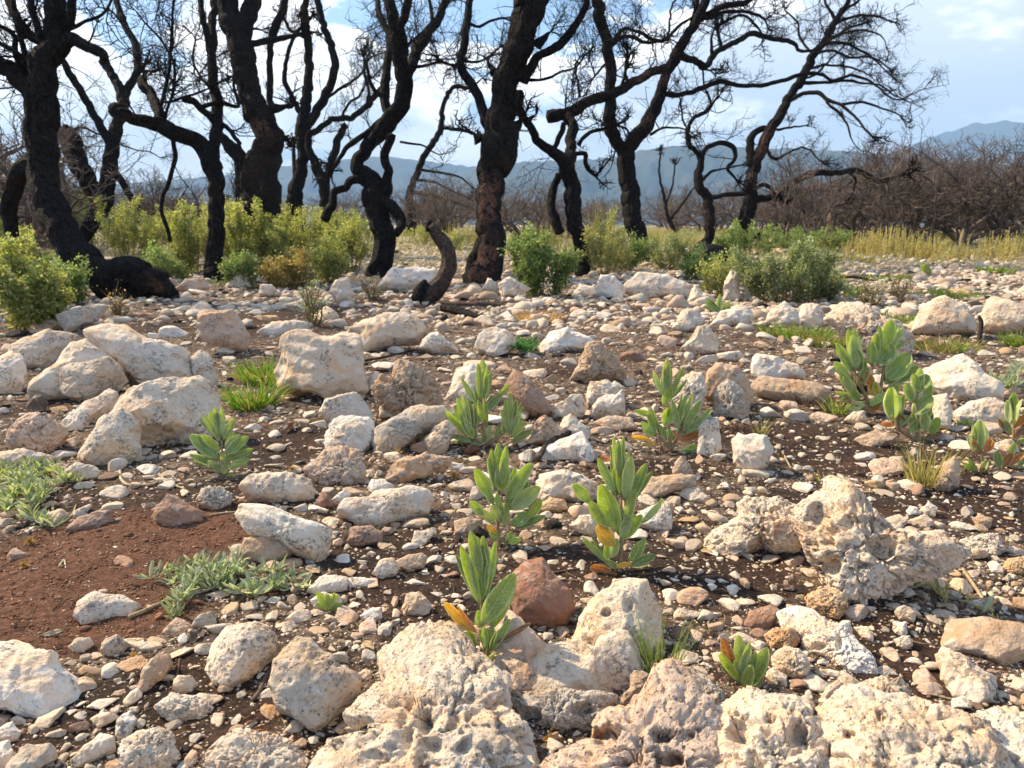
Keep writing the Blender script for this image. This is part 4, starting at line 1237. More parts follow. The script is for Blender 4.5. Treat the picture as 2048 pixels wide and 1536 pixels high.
# landmarks for telling stones apart
LM = [(975, 1335, 'the frontmost sage plant'), (1000, 1090, 'the tall middle sage'), (1240, 1140, 'the tallest sage'),
      (970, 890, 'the bushiest middle sage'), (1345, 895, 'the leafy right middle sage'), (1490, 1375, 'the small lower right sage'),
      (440, 950, 'the young left sage'), (1720, 820, 'the largest right sage clump'), (1850, 875, 'the low right sage clump'),
      (430, 1190, 'the grey creeping plant'), (60, 1000, 'the creeping plant at the left edge'), (1850, 960, 'the yellow grass tuft'),
      (1310, 1330, 'the thin green grass'), (530, 790, 'the bright green grass tuft'), (1080, 1250, 'the reddish brown boulder'),
      (620, 1450, 'the rounded lichen boulder'), (80, 1430, 'the jagged white rock'), (1700, 1200, 'the biggest karst boulder'),
      (1660, 1340, 'the flat white lichen rock'), (1960, 1330, 'the large flat tan slab'), (1500, 940, 'the barrel shaped white block'),
      (290, 920, 'the arched smooth boulder'), (75, 910, 'the pink pitted rock'), (150, 790, 'the large white left boulder'),
      (440, 700, 'the two-toned reddish block'), (640, 790, 'the upright slanting rock'), (770, 690, 'the long smooth cream boulder'),
      (1130, 700, 'the white pyramid rock'), (1195, 760, 'the tan crumbly rock'), (1560, 755, 'the snow white tilted block'),
      (1450, 815, 'the tan rounded rock'), (1890, 670, 'the cream domed boulder'), (1740, 700, 'the rough brownish karst rock'),
      (560, 1060, 'the long heavy whitish bar'), (770, 1040, 'the long knobbly whitish rock'), (840, 950, 'the tan wedge rock'),
      (700, 900, 'the bright white block'), (215, 1245, 'the whitish rock on red soil'), (350, 1045, 'the angular brown rock'),
      (975, 560, 'the central burnt trunk'), (860, 600, 'the curved snag'), (1280, 520, 'the forked burnt trunk'),
      (250, 590, 'the leaning burnt trunk'), (760, 550, 'the twisted burnt trunk'), (1165, 550, 'the hooked burnt trunk'),
      (1490, 500, 'the slanting right burnt tree'), (1075, 640, 'the straw patch'), (1045, 710, 'the green rosette'),
      (1560, 600, 'the dark green right shrub'), (1600, 680, 'the low green grass strip'), (1140, 995, 'the whitish faceted rock'),
      (1980, 800, 'the long whitish right hump'), (120, 1290, 'the red soil edge'), (760, 1330, 'the bedrock outcrop')]
DIRS = ['right of', 'behind and right of', 'behind', 'behind and left of', 'left of', 'in front and left of', 'in front of', 'in front and right of']


def place_label(head, x, y, s):
    d = sorted(((x - a) ** 2 + ((y - b) * 1.5) ** 2, a, b, w) for a, b, w in LM)
    for near in range(4):
        _, a, b, w = d[near]
        k = int(round(math.atan2(b - y, x - a) / (math.pi / 4))) % 8
        for q in ('just ', '', 'a little ', 'further '):
            dist = math.sqrt(d[near][0])
            if q == 'just ' and dist > 90: continue
            if q == '' and dist < 60: continue
            if q == 'further ' and dist < 150: continue
            lab = f'{head} {q}{DIRS[k]} {w}'
            if lab not in LABELS:
                return lab
    for m_ in range(1, 5):
        w2 = d[m_][3]
        lab = f'{head} between {d[0][3]} and {w2}'
        if lab not in LABELS:
            return lab
    return None


N_IND = 300 - NROCK
inframe = [i for i in accepted if 0 < px[i] < 2048 and py[i] < 1536]
inframe.sort(key=lambda i: -sz[i])
made = 0
indiv = set()
for i in inframe:
    if made >= N_IND:
        break
    c = PAL[rg.choice(8, p=PWT)]
    if field(RED, P[i:i + 1, 0], P[i:i + 1, 1])[0] > 0.5 and rg.random() < 0.7:
        c = 'b'
    s = sz[i] / 2 * T_[i] / FP * 1.0
    szw = 'big' if sz[i] > 45 else 'medium' if sz[i] > 36 else 'small' if sz[i] > 30 else 'little'
    head = f'{szw} {CW[c]} stone'
    lab = place_label(head, px[i], py[i], sz[i])
    if lab is None:
        lab = place_label(f'loose {szw} {CW[c]} cobble', px[i], py[i], sz[i])
    if lab is None:
        continue
    V = stone_verts(P[i], s, 3, rg)
    cc = np.array(RC[c]) * rg.uniform(0.85, 1.08)
    o = mesh_obj('stone', V, ICO[3][1], M_ROCK, loc=P[i], color=cc)
    tag(o, lab, 'stone', 'loose limestone stones lying on the soil')
    indiv.add(i); made += 1
print('individual stones', made, 'smallest px', sz[i])


def merged(idx, PP, SS, sub, rg, name, label, palw, group=None, smooth=True):
    Fb = ICO[sub][1]; nv = len(LIB[sub][0])
    Vs = np.empty((len(idx) * nv, 3)); Cs = np.empty((len(idx) * nv, 3))
    base = np.array([RC[k] for k in PAL])
    redm = field(RED, PP[idx, 0], PP[idx, 1])
    ch = rg.choice(8, len(idx), p=palw)
    for j, i in enumerate(idx):
        Vs[j * nv:(j + 1) * nv] = stone_verts(PP[i], SS[i] * (0.6 if redm[j] > .35 else 1), sub, rg)
        c = base[ch[j]] * rg.uniform(0.75, 1.08)
        if rg.random() < 0.035:
            c = np.array([.035, .03, .028])
        if redm[j] > 0.35 and rg.random() < 0.9:
            c = np.array([0.25, 0.125, 0.075]) * rg.uniform(0.6, 1.3)
        Cs[j * nv:(j + 1) * nv] = c
    F = (Fb[None] + (np.arange(len(idx)) * nv)[:, None, None]).reshape(-1, 3)
    o = mesh_obj(name, Vs, F, M_GRAVEL, attrs={'col': Cs}, smooth=smooth)
    tag(o, label, name.replace('_', ' '), None, 'stuff')
    return o


rest = [i for i in accepted if i not in indiv]
S_ = sz / 2 * T_ / FP
hug_r = np.array([i for i in rest if sz[i] > 20]); big_r = np.array([i for i in rest if 13 < sz[i] <= 20]); sm_r = np.array([i for i in rest if sz[i] <= 13])
merged(hug_r, P, S_, 3, rg, 'rubble', 'countless angular pale limestone cobbles strewn between the larger rocks', PWT)
merged(big_r, P, S_, 2, rg, 'loose_stones', 'countless small pale limestone stones filling the gaps between cobbles', PWT, smooth=False)
merged(sm_r, P, S_, 1, rg, 'distant_stones', 'small pale stones covering the plateau farther back and between cobbles', PWT, smooth=False)

# fine gravel and crumbs
n = 138000
gx_ = rg.uniform(-900, 2960, n); gy_ = 442 + rg.uniform(0, 1, n) * 1220
gs = np.interp(gy_, [445, 560, 800, 1600], [2.6, 4.4, 5.4, 6.0]) * np.exp(rg.normal(0, 0.55, n))
GP, GT = ground_pts(gx_, gy_)
so2 = field(SOIL, GP[:, 0], GP[:, 1])
keep = ((rg.random(n) > so2 * 0.6) | (field(RED, GP[:, 0], GP[:, 1]) > .3)) & (GT > 0) & (GT < 40) & (gs < 14)
gi = np.where(keep)[0]
pw = np.array([.24, .18, .12, .14, .08, .17, .05, .02]); pw /= pw.sum()
merged(gi, GP, gs / 2 * GT / FP, 1, rg, 'gravel', 'fine limestone gravel and crumbs scattered over the brown soil', pw, smooth=False)

# stones of the farther plateau, laid out on the ground itself
n = 30000
fx_ = rg.uniform(-0.80, 0.80, n); fd_ = 5.2 + 17 * rg.random(n) ** 1.1
FPn = np.stack([fx_ * fd_, fd_, np.zeros(n)], 1); FPn[:, 2] = gz(FPn[:, 0], FPn[:, 1])
fs_ = np.clip(0.030 * np.exp(rg.normal(0, 0.55, n)), 0.01, 0.14)
so3 = field(SOIL, FPn[:, 0], FPn[:, 1])
lfar = np.interp(fx_, [-.8, -.2, .1, .8], [.5, .6, 1, 1.0])
fi = np.where((rg.random(n) > so3 * .8) & (rg.random(n) < lfar))[0]
merged(fi, FPn, fs_, 1, rg, 'plateau_stones', 'pale stones strewn thickly over the far part of the plateau', PWT, smooth=False)

# burnt twiglets, needles and straw on the soil
n = 3200
lx_ = rg.uniform(-300, 2350, n); ly_ = 560 + rg.uniform(0, 1, n) * 1050
LP, LT = ground_pts(lx_, ly_)
mbl = []
Vs_, Fs_, Cs_, m_ = [], [], [], 0
for j in range(n):
    k = LT[j] / FP
    L = rg.uniform(10, 42) * k; a = rg.uniform(0, math.pi * 2)
    d = np.array([math.cos(a), math.sin(a), rg.normal(0, .15)])
    q = np.array([-d[1], d[0], 0]) * rg.uniform(.5, 1.3) * k
    p = LP[j] + np.array([0, 0, rg.uniform(1, 5) * k]); mid = p + d * L * .5 + rg.normal(0, .08, 3) * L; e_ = p + d * L
    u = np.array([0, 0, 1.0]) * np.linalg.norm(q)
    Vs_.append(np.array([p - q, p + q, p + u * 1.4, mid - q, mid + q, mid + u * 1.4, e_ - q * .4, e_ + q * .4, e_ + u * .5]))
    Fs_.append(np.array([[0, 1, 4, 3], [1, 2, 5, 4], [2, 0, 3, 5], [3, 4, 7, 6], [4, 5, 8, 7], [5, 3, 6, 8]]) + m_); m_ += 9
    c = np.array([(.035, .028, .024), (.16, .10, .06), (.42, .30, .17), (.22, .13, .08)][rg.choice(4, p=[.4, .25, .2, .15])])
    Cs_.append(np.repeat(c[None], 9, 0))
o = mesh_obj('twig_litter', np.concatenate(Vs_), np.concatenate(Fs_), M_GRAVEL, attrs={'col': np.concatenate(Cs_)}, smooth=False)
tag(o, 'fine burnt twigs and straw littering the soil', 'litter', None, 'stuff')

# crumbs of the bare red soil
n = 16000
cx0 = rg.uniform(-250, 640, n); cy0 = rg.uniform(960, 1330, n)
CP, CT = ground_pts(cx0, cy0)
ci = np.where(field(RED, CP[:, 0], CP[:, 1], .5) > rg.uniform(.15, .6, n))[0]
merged(ci, CP, np.exp(rg.normal(0, .65, n)) * 2.3 * CT / FP, 1, rg, 'soil_crumbs', 'loose crumbs of the bare reddish soil at the left', pw, smooth=False)
# ------------------------------------------------------------------ burnt trees
TREES = [
('leaning', 'thickest burnt tree leaning left at the left edge, its swollen foot resting on the ground', 250, 596, [
 "250,596,66 215,565,86 175,530,80 136,480,76 100,410,70 88,340,72 82,270,82 76,200,84 76,165,66",
 "200,560,60 250,550,84 300,562,80 335,580,46 352,592,20",
 "78,180,66 88,130,60 110,95,56 118,70,58 110,30,50 108,-20,42 110,-70,36",
 "72,190,50 40,160,44 5,130,40 -45,105,34", "88,330,60 45,345,46 20,420,34 30,500,26",
 "118,100,30 140,80,28 165,88,24 200,105,22 208,122,18", "110,100,24 60,70,20 25,20,16 8,-40,12", "85,170,16 55,165,14 48,110,13 35,50,12 20,-20,10",
 "125,65,22 145,20,20 140,-50,16", "95,110,16 75,60,14 60,0,14 50,-50,11", "60,165,12 30,110,11 28,70,10 0,50,9 -30,45,7",
 "132,62,9 170,40,7 205,30,6 222,0,5 230,-25,4", "60,150,13 50,120,12 -10,80,10", "70,160,15 75,110,13 95,40,12 90,-40,11"]),
('thin forked', 'forked burnt tree with a thin V shaped crown behind the leaning trunk', 150, 505, [
 "148,500,26 175,458,30 205,415,34 218,360,32 222,310,30 223,285,28",
 "205,415,30 180,370,34 160,330,38 145,290,42 132,262,38", "220,290,20 195,240,17 165,190,15 135,140,14 120,112,12",
 "225,288,26 235,250,24 248,210,24 252,185,18 275,140,16 270,90,15 250,50,14 235,5,13 225,-50,11",
 "246,205,20 240,175,20 225,150,17 208,122,20", "228,340,15 245,365,15 260,392,13 278,415,10", "240,235,24 232,222,30 226,212,24",
 "140,262,6 165,255,5 195,268,4 215,275,3", "240,290,4 275,300,3 300,305,3 320,315,2", "250,55,4 225,25,4 200,15,3"]),
('s curved third', 'burnt tree with a long arching limb reaching left from the third trunk', 430, 560, [
 "430,562,44 425,500,38 435,440,36 432,380,36 425,335,38 405,290,36 370,272,34 330,258,34 300,242,30 270,236,26 240,226,24",
 "430,335,30 428,285,26 435,240,26 432,190,22 425,150,20 425,80,17 428,0,15 428,-60,12",
 "318,245,26 315,215,22 300,185,20 286,165,22 287,148,8", "430,245,14 400,215,13 380,200,14 366,198,10",
 "426,140,14 415,70,13 405,30,12 400,-30,10", "320,225,8 335,160,7 342,90,7 345,20,6 350,-40,5", "328,240,7 345,185,7 348,130,6 325,85,5 290,45,4 270,20,3",
 "345,262,9 350,320,9 337,368,9 325,390,9 322,420,9 335,455,9 340,480,8", "430,245,12 460,260,10 480,290,9", "400,215,9 440,205,8 475,215,7 470,180,6 468,160,5",
 "320,205,6 350,200,5 380,190,5 420,175,4", "430,190,7 400,150,5 385,120,5 390,80,4"]),
('thick dark', 'straight thick burnt trunk leaning left with two stubs, left of centre', 515, 508, [
 "512,512,88 514,470,86 518,440,86 521,400,82 524,340,72 534,290,58 528,250,56 503,190,52 486,130,51 474,80,50 460,40,46 450,0,44 440,-60,42",
 "498,410,50 490,340,36 462,292,26 442,272,17 432,250,12", "482,75,38 495,30,35 505,0,32 512,-60,28", "540,218,24 560,216,16 572,214,8", "542,262,30 558,266,18 566,270,8",
 "505,88,14 545,80,13 575,74,10 605,66,8", "495,60,5 512,58,6 525,62,3", "478,330,14 476,370,12 480,420,12", "462,100,5 440,110,4 420,125,4 405,140,3", "470,150,5 440,165,4 425,180,3"]),
('tall slim', 'slim burnt tree with two parallel upright stems right of the thick dark trunk', 600, 490, [
 "594,492,34 593,460,32 592,430,32 590,390,34 600,355,29 605,310,25 605,260,27 612,210,23 615,160,21 618,110,19 612,60,17 610,0,14 612,-60,11",
 "608,265,21 632,225,18 652,190,18 667,150,17 668,110,16 650,60,14 638,20,14 630,-40,12",
 "545,250,10 540,190,14 540,110,13 548,60,17 565,20,17 578,-40,13", "604,235,12 585,195,11 570,160,10 575,110,9 590,70,8 622,35,8",
 "590,350,9 588,310,8 588,280,6", "612,75,8 598,68,8 580,60,7 565,30,6", "640,205,8 680,178,6 720,150,5 735,120,4 755,110,3"]),
('second slim', 'burnt tree with a wide V of bare limbs just left of the twisted trunk', 655, 495, [
 "658,497,28 656,470,27 655,445,26 650,400,24 650,370,24 635,340,22 620,305,17 618,275,15 640,258,13 665,240,12 700,235,12 740,205,12 762,178,11",
 "650,370,20 665,320,16 680,270,15 692,248,12", "660,440,15 664,405,14 668,385,14", "680,238,6 700,205,5 720,190,5 735,165,4 750,150,4 780,120,3",
 "735,205,7 738,180,6 730,150,6 728,118,4"]),
('twisted', 'twisted burnt trunk with an S bend and a wavy low limb, left of centre', 755, 552, [
 "755,556,50 765,500,47 765,450,46 750,405,52 747,372,46 735,348,36 716,335,30 728,303,30 752,272,34 775,240,37 803,210,37 812,170,35 802,130,32 796,90,31 788,50,27 775,0,24 768,-60,20",
 "812,165,26 830,112,24 855,70,21 880,30,17 897,-15,14 908,-60,10", "806,120,17 808,80,18 802,50,18 815,15,18 822,-40,15",
 "770,395,26 776,345,20 770,305,18 783,270,20", "780,255,16 776,225,18 770,190,22 775,130,18 778,70,15 760,30,13 748,-30,10",
 "765,400,30 790,420,24 803,445,20 790,470,16", "745,375,24 720,360,20 700,362,17 690,378,15 668,385,16 664,410,18 648,440,20",
 "765,195,10 745,175,8 735,140,7 729,118,4", "866,50,9 862,20,8 858,-20,6", "862,45,6 850,60,5 832,75,4 815,90,4", "775,225,9 750,250,10 720,275,12 692,300,10 672,330,8",
 "818,135,7 850,130,6 880,125,5 905,132,5", "800,285,5 840,290,5 860,300,4 880,310,3"]),
('wiry', 'low wiry burnt tree with fine low branches between twisted and central trunks', 815, 472, [
 "815,475,24 825,430,19 820,395,17 830,355,15 850,312,14 875,272,13 882,245,12 890,200,10 908,175,9 935,177,8",
 "882,255,8 900,258,7 925,260,6 955,270,5", "826,385,9 870,392,8 910,405,6 950,420,4", "815,455,14 795,440,12 778,425,10", "840,340,6 880,345,5 920,355,4 945,375,3",
 "835,360,6 870,365,5 900,380,4 935,395,3"]),
('central', 'biggest central burnt trunk with scorched orange wood patches and a split root', 965, 565, [
 "965,568,80 973,515,64 982,450,58 980,400,56 985,350,62 1000,305,82 1000,265,72 1000,220,58 1008,170,58 1025,132,62 1046,92,60 1050,50,62 1062,10,70 1074,-60,66",
 "945,550,34 950,515,24 962,478,16", "1072,90,24 1090,74,12 1102,66,4", "990,148,18 980,132,9 975,121,3", "1022,268,36 1034,255,24 1040,240,8", "962,280,30 955,272,16 950,268,6",
 "975,258,18 968,232,22 955,190,21 925,142,19 920,120,18 930,80,18 932,50,18 938,20,17 940,-40,14",
 "1045,165,26 1070,122,19 1100,102,18 1125,80,20 1150,50,16 1170,10,14 1192,-50,11", "922,122,6 950,125,6 980,112,5 1000,95,4",
 "925,125,6 905,130,5 880,122,5", "935,45,7 960,52,6 985,40,5 1010,35,5 1030,48,4", "1062,160,7 1080,158,6 1105,152,6 1120,145,5 1150,135,4 1170,110,3"]),
('hooked', 'burnt tree with a broken hook and a cut log end right of the central trunk', 1165, 552, [
 "1168,555,36 1160,500,33 1150,440,35 1145,385,37 1136,342,38 1125,318,28 1100,300,22 1070,275,19 1050,240,17 1040,205,17 1043,178,15",
 "1138,350,30 1140,320,25 1142,282,21 1145,252,23 1135,234,22", "1095,233,28 1118,231,26 1135,228,24 1180,201,23 1240,181,21 1290,152,18 1330,137,18",
 "1103,305,10 1120,272,11 1130,245,11", "1120,465,22 1105,422,19 1105,390,18 1118,350,16", "1152,308,9 1172,307,9 1171,325,9 1178,340,9 1190,351,6",
 "1155,290,10 1180,265,9 1205,258,8 1222,250,6", "1160,195,5 1155,160,5 1150,130,4 1165,110,3", "1258,172,8 1250,150,8 1252,138,6", "1240,180,7 1250,150,5 1252,118,4"]),
('forked', 'forked burnt tree whose right limb spreads far to the right', 1280, 522, [
 "1282,528,46 1272,470,44 1262,400,42 1255,335,38 1249,295,36",
 "1248,300,28 1222,262,27 1220,220,25 1222,170,23 1220,120,23 1210,70,23 1200,30,25 1194,-10,24 1194,-70,20",
 "1252,298,30 1285,262,31 1305,225,27 1325,172,22 1340,132,22 1355,110,26 1375,70,19 1395,40,19 1410,0,17 1425,-60,12",
 "1358,112,16 1395,124,14 1412,130,14 1440,100,12 1480,80,12 1502,66,12 1540,77,10 1580,82,10 1594,92,8 1598,101,7 1625,100,6 1660,82,5 1692,62,4",
 "1322,188,12 1355,190,10 1400,178,11 1440,163,10 1480,172,9 1540,168,8 1600,150,8 1642,149,6 1665,160,6 1700,151,6 1740,163,5 1772,188,4 1800,199,3 1850,176,2",
 "1384,60,14 1392,20,12 1396,-40,9", "1400,40,12 1440,15,12 1490,5,12 1525,-20,9", "1408,38,8 1450,25,8 1490,22,7 1515,30,6 1531,38,5", "1432,55,6 1480,30,6 1510,50,5 1528,72,4",
 "1222,88,8 1250,58,7 1290,70,7 1310,82,8 1335,75,6 1340,40,5 1345,10,4 1370,-20,3", "1335,75,7 1360,50,6 1390,30,5", "1442,98,8 1438,75,7 1436,58,5",
 "1398,122,9 1402,138,6 1420,140,5", "1405,140,4 1408,170,4 1420,200,5 1415,220,4 1380,242,4 1378,270,4", "1424,112,8 1422,80,6 1427,60,3",
 "1222,120,7 1205,135,5 1190,152,5", "1250,300,5 1230,268,5 1218,258,6", "1225,92,6 1245,75,8 1270,75,8 1285,85,7 1320,82,6",
 "1300,270,7 1325,258,5 1360,255,4 1390,270,3"]),
('slanting', 'right burnt tree slanting right with a wide fan of fine branches', 1490, 498, [
 "1490,500,32 1485,470,31 1498,420,31 1504,360,27 1515,312,25 1535,270,25 1560,235,23 1576,200,19 1600,160,19 1625,115,17 1650,80,15 1670,45,14 1692,10,10 1712,-40,8",
 "1505,335,18 1500,302,17 1503,275,15 1515,262,13 1532,258,14", "1668,48,8 1700,35,6 1730,30,5 1760,35,4 1790,46,3", "1670,46,7 1690,20,6 1720,0,5 1748,-25,4", "1672,42,8 1660,20,6 1650,0,5 1646,-40,4",
 "1638,92,7 1680,85,6 1720,100,5 1750,120,4 1772,142,3", "1622,112,7 1660,101,6 1700,115,5 1745,115,4 1782,140,3", "1598,165,8 1640,166,7 1690,160,6 1720,165,5 1760,170,4 1790,190,3 1822,206,2",
 "1572,207,9 1600,190,9 1635,185,10 1655,200,8 1680,210,6 1700,225,6 1720,245,5 1742,272,4", "1680,210,6 1720,205,5 1760,215,4 1800,230,3", "1652,203,6 1690,240,5 1702,275,3 1712,292,2",
 "1655,75,6 1685,68,5 1720,60,5 1760,70,3 1777,102,2", "1553,261,6 1580,255,5 1612,252,3", "1532,298,6 1550,318,8 1575,306,5 1610,296,4 1642,322,3",
 "1505,400,16 1540,395,14 1565,385,14 1590,362,14 1630,346,14 1680,345,12 1710,340,12 1740,353,10 1760,362,10 1802,350,7",
 "1498,386,11 1450,390,11 1422,396,11", "1698,344,8 1712,362,6 1700,395,4", "1508,378,10 1530,370,9 1552,388,8", "1495,480,20 1512,474,15 1547,458,12", "1487,462,14 1470,460,7 1458,458,4",
 "1640,95,6 1690,60,5 1730,45,4", "1610,140,6 1650,130,5 1700,135,4 1740,150,3", "1590,175,6 1600,160,5 1630,150,5 1660,120,4 1700,80,3", "1625,110,5 1600,75,5 1595,45,4 1570,20,3"]),
('looped', 'slender burnt tree with a looped side branch left of the slanting right tree', 1402, 515, [
 "1400,525,30 1396,498,23 1415,475,21 1422,440,21 1415,400,21 1400,370,21 1398,342,17 1402,317,14 1385,300,11 1376,285,11 1378,252,8 1400,230,8 1418,221,7 1430,200,5",
 "1402,320,11 1415,296,11 1440,286,11 1465,294,10 1470,320,8 1455,336,8 1470,356,5", "1405,360,6 1420,345,6 1440,340,4 1480,330,3", "1378,270,5 1365,235,4 1362,200,4"]),
('young', 'thin pale scorched sapling in front of the far bushes right of the forked tree', 1350, 470, [
 "1352,475,12 1335,430,8 1328,390,7 1318,350,5 1322,310,4", "1332,410,5 1345,370,4 1350,330,3", "1340,440,6 1370,400,5 1392,370,4"]),
]
LIMBN = {'hooked': {2: 'scorched log with a bare orange patch'}}


def crook(P0, d, L, n, rgt, wig):
    pts = [P0]
    d = nrm(d)
    for _ in range(n):
        d = nrm(d + rgt.normal(0, wig, 3) + np.array([0, 0, 0.05]))
        pts.append(pts[-1] + d * L / n)
    return np.array(pts), d


def twigs(mb, P0, d, L, r, lev, rgt):
    n = 4 if lev > 0 else 3
    P, dd = crook(P0, d, L, n, rgt, 0.30)
    mb.tube(P, np.linspace(r, r * 0.45, len(P)), 4 if lev > 0 else 3, cap=False)
    if lev > 0:
        for k in range(1, n + 1):
            for q in range(2 if rgt.random() < 0.55 else 1):
                if rgt.random() < 0.85:
                    nd = nrm(dd * 0.6 + rgt.normal(0, 0.75, 3) + np.array([0, 0, 0.15]))
                    twigs(mb, P[k], nd, L * rgt.uniform(0.4, 0.7), r * 0.6, lev - 1, rgt)


WOOD = [(978, 415, 20, 40, 1.0), (972, 535, 12, 50, 0.8), (520, 330, 10, 40, 0.15), (1300, 160, 34, 12, 1.0), (1535, 285, 14, 25, 0.6), (1522, 300, 12, 25, 0.5),
        (1295, 238, 6, 14, 0.5), (120, 230, 10, 14, 0.2), (320, 575, 30, 12, 0.5), (748, 455, 8, 22, 0.6), (530, 260, 6, 30, .5)]


def woodamt(x, y):
    a = 0.0
    for cx, cy, rx, ry, s in WOOD:
        a = max(a, s * math.exp(-(((x - cx) / rx) ** 2 + ((y - cy) / ry) ** 2)))
    return min(1, a * 1.5)


def build_tree(idx, key, label, bx, by, lines):
    G = hit(bx, by)
    z0 = depth_of(G)
    if key in ('looped', 'slanting', 'young', 'wiry'):
        pass
    rgt = np.random.default_rng(70 + idx)
    root = empty('burnt_tree', G)
    tag(root, label, 'tree', 'burnt black trees')
    built = []          # (px, py, depth)
    tw = MB()
    for li, L in enumerate(lines):
        A = np.array([[float(v) for v in s.split(',')] for s in L.split()])
        A[:, 2] *= (0.90 if li == 0 else 0.94) * (0.86 if key == 'leaning' and A[0, 2] > 40 else 1)
        if li == 0:
            d0 = z0
        else:
            B = np.concatenate(built)
            q = ((B[:, 0] - A[0, 0]) ** 2 + (B[:, 1] - A[0, 1]) ** 2)
            d0 = B[q.argmin(), 2]
        seg = np.concatenate([[0], np.cumsum(np.hypot(np.diff(A[:, 0]), np.diff(A[:, 1])))])
        drift = rgt.uniform(-0.55, 0.75) if li else rgt.uniform(-.1, .1)
        wv = rgt.uniform(0, 6)
        dep = d0 + seg / FP * d0 * drift * 0.8 + 0.10 * (np.sin(seg / 90 + wv) - math.sin(wv)) * min(1, A[0, 2] / 10)
        if li == 0:
            dep = d0 + 0.12 * (np.sin(seg / 110 + wv) - math.sin(wv))
        pts = np.array([at(a, b_, d) for (a, b_, _), d in zip(A, dep)])
        R = A[:, 2] / 2 * dep / FP
        if li == 0 and by > 430:
            ext = pts[0] + np.array([0.0, 0, -0.12]); ext[2] = min(ext[2], G[2] - 0.08)
            pts = np.concatenate([[ext], pts]); R = np.concatenate([[R[0] * 1.25], R]); A = np.concatenate([A[:1], A]); A[0, 1] += 15
            dep = np.concatenate([[dep[0]], dep])
        Q = catmull(np.column_stack([pts, R, A[:, :2], dep]), 0.035 if R.max() > .03 else 0.05)
        built.append(Q[:, [4, 5, 6]])
        big = R.max() > 0.022
        Rr = Q[:, 3] * (1 + (0.12 if R.max() < .06 else .02) * vn(np.column_stack([np.arange(len(Q)) * 0.16, Q[:, 0] * 0, Q[:, 0] * 0 + li]), 5))
        wig = vn(np.column_stack([np.arange(len(Q)) * 0.33, Q[:, 0] * 0 + li * 3.1, Q[:, 0] * 0]), 6)
        wig2 = vn(np.column_stack([np.arange(len(Q)) * 0.33, Q[:, 0] * 0 + li * 3.1, Q[:, 0] * 0 + 9]), 6)
        PP = Q[:, :3].copy()
        am_ = (R.max() * 0.13 + 0.008)
        PP[:, 0] += wig * am_; PP[:, 2] += wig2 * am_
        mb = MB()
        wa = [woodamt(a, b_) for a, b_ in Q[:, 4:6]]
        mb.tube(PP, np.maximum(Rr, 0.003), 40 if R.max() > 0.09 else 14 if big else 7, rough=0.15 if R.max() > .09 else 0.12 if big else 0.08, seed=li + idx * 20, a=wa)
        nm = 'trunk' if li == 0 else ('limb' if A[:, 2].max() >= 12 else 'branch')
        o = mb.build(nm, M_CHAR, root, loc=G)
        tw = MB()
        if key in LIMBN and li in LIMBN[key]:
            o['label'] = LIMBN[key][li]
        # fine twigs from the upper part of every limb
        last = A[-1, 2]
        if li > 0 or True:
            nq = len(Q)
            for k in range(2, nq):
                h_ = Q[k, 5]
                if h_ > 330 or Q[k, 3] > 0.085:
                    continue
                pr = 0.22 if Q[k, 3] < 0.035 else 0.10
                if h_ < 200: pr *= 1.6
                if key in ('leaning',): pr *= 0.8
                pr *= 0.75
                if key in ('forked', 'slanting'): pr *= 0.5
                if rgt.random() < pr:
                    T = nrm(Q[min(k + 1, nq - 1), :3] - Q[k - 1, :3])
                    d = nrm(T * 0.5 + rgt.normal(0, 0.7, 3) * np.array([1, 1, 1]) + np.array([0, 0, 0.2]))
                    twigs(tw, PP[k], d, rgt.uniform(0.25, 0.75), min(rgt.uniform(0.006, 0.012), Q[k, 3] * .7), 3 if rgt.random() < 0.15 else 2 if rgt.random() < 0.7 else 1, rgt)
            if last <= 8 and A[-1, 1] < 420:
                for _ in range(3):
                    T = nrm(Q[-1, :3] - Q[-3, :3])
                    twigs(tw, PP[-1], nrm(T + rgt.normal(0, 0.45, 3)), rgt.uniform(0.2, 0.4), max(Rr[-1] * 0.8, 0.005), 2, rgt)
        if tw.n:
            tw.build('twigs', M_CHAR, o, loc=G)
    return root


for i_, (k_, lab_, bx_, by_, ln_) in enumerate(TREES):
    build_tree(i_, k_, lab_, bx_, by_, ln_)

# curved snag and small charred pieces
M_SNAG = plain_mat('weathered_char', (0.018, 0.014, 0.012), (0.10, 0.068, 0.052), 45, 0.85, 0.8, 0.01)


def px_tube(name, line, depth0, mat, label=None, cat=None, parent=None, sides=14, rough=0.12, color=None, loc=None, drift=0.0, lift=0.0, seed=3):
    A = np.array([[float(v) for v in s.split(',')] for s in line.split()])
    seg = np.concatenate([[0], np.cumsum(np.hypot(np.diff(A[:, 0]), np.diff(A[:, 1])))])
    if depth0 is None:     # lies on the ground: each point at its own ground depth
        pts = []
        for a, b_, w in A:
            h = hit(a, b_); d = depth_of(h); pts.append(h + np.array([0, 0, w / 2 * d / FP + lift]))
        pts = np.array(pts); dep = np.array([depth_of(p) for p in pts])
    else:
        dep = depth0 + seg / FP * depth0 * drift
        pts = np.array([at(a, b_, d) for (a, b_, _), d in zip(A, dep)])
    R = A[:, 2] / 2 * dep / FP
    Q = catmull(np.column_stack([pts, R]), max(R.max() * 0.5, 0.004))
    mb = MB(); mb.tube(Q[:, :3], Q[:, 3], sides, rough=rough, seed=seed)
    L0 = pts[0] if loc is None else loc
    o = mb.build(name, mat, parent, loc=L0, color=color)
    if label:
        tag(o, label, cat)
    return o


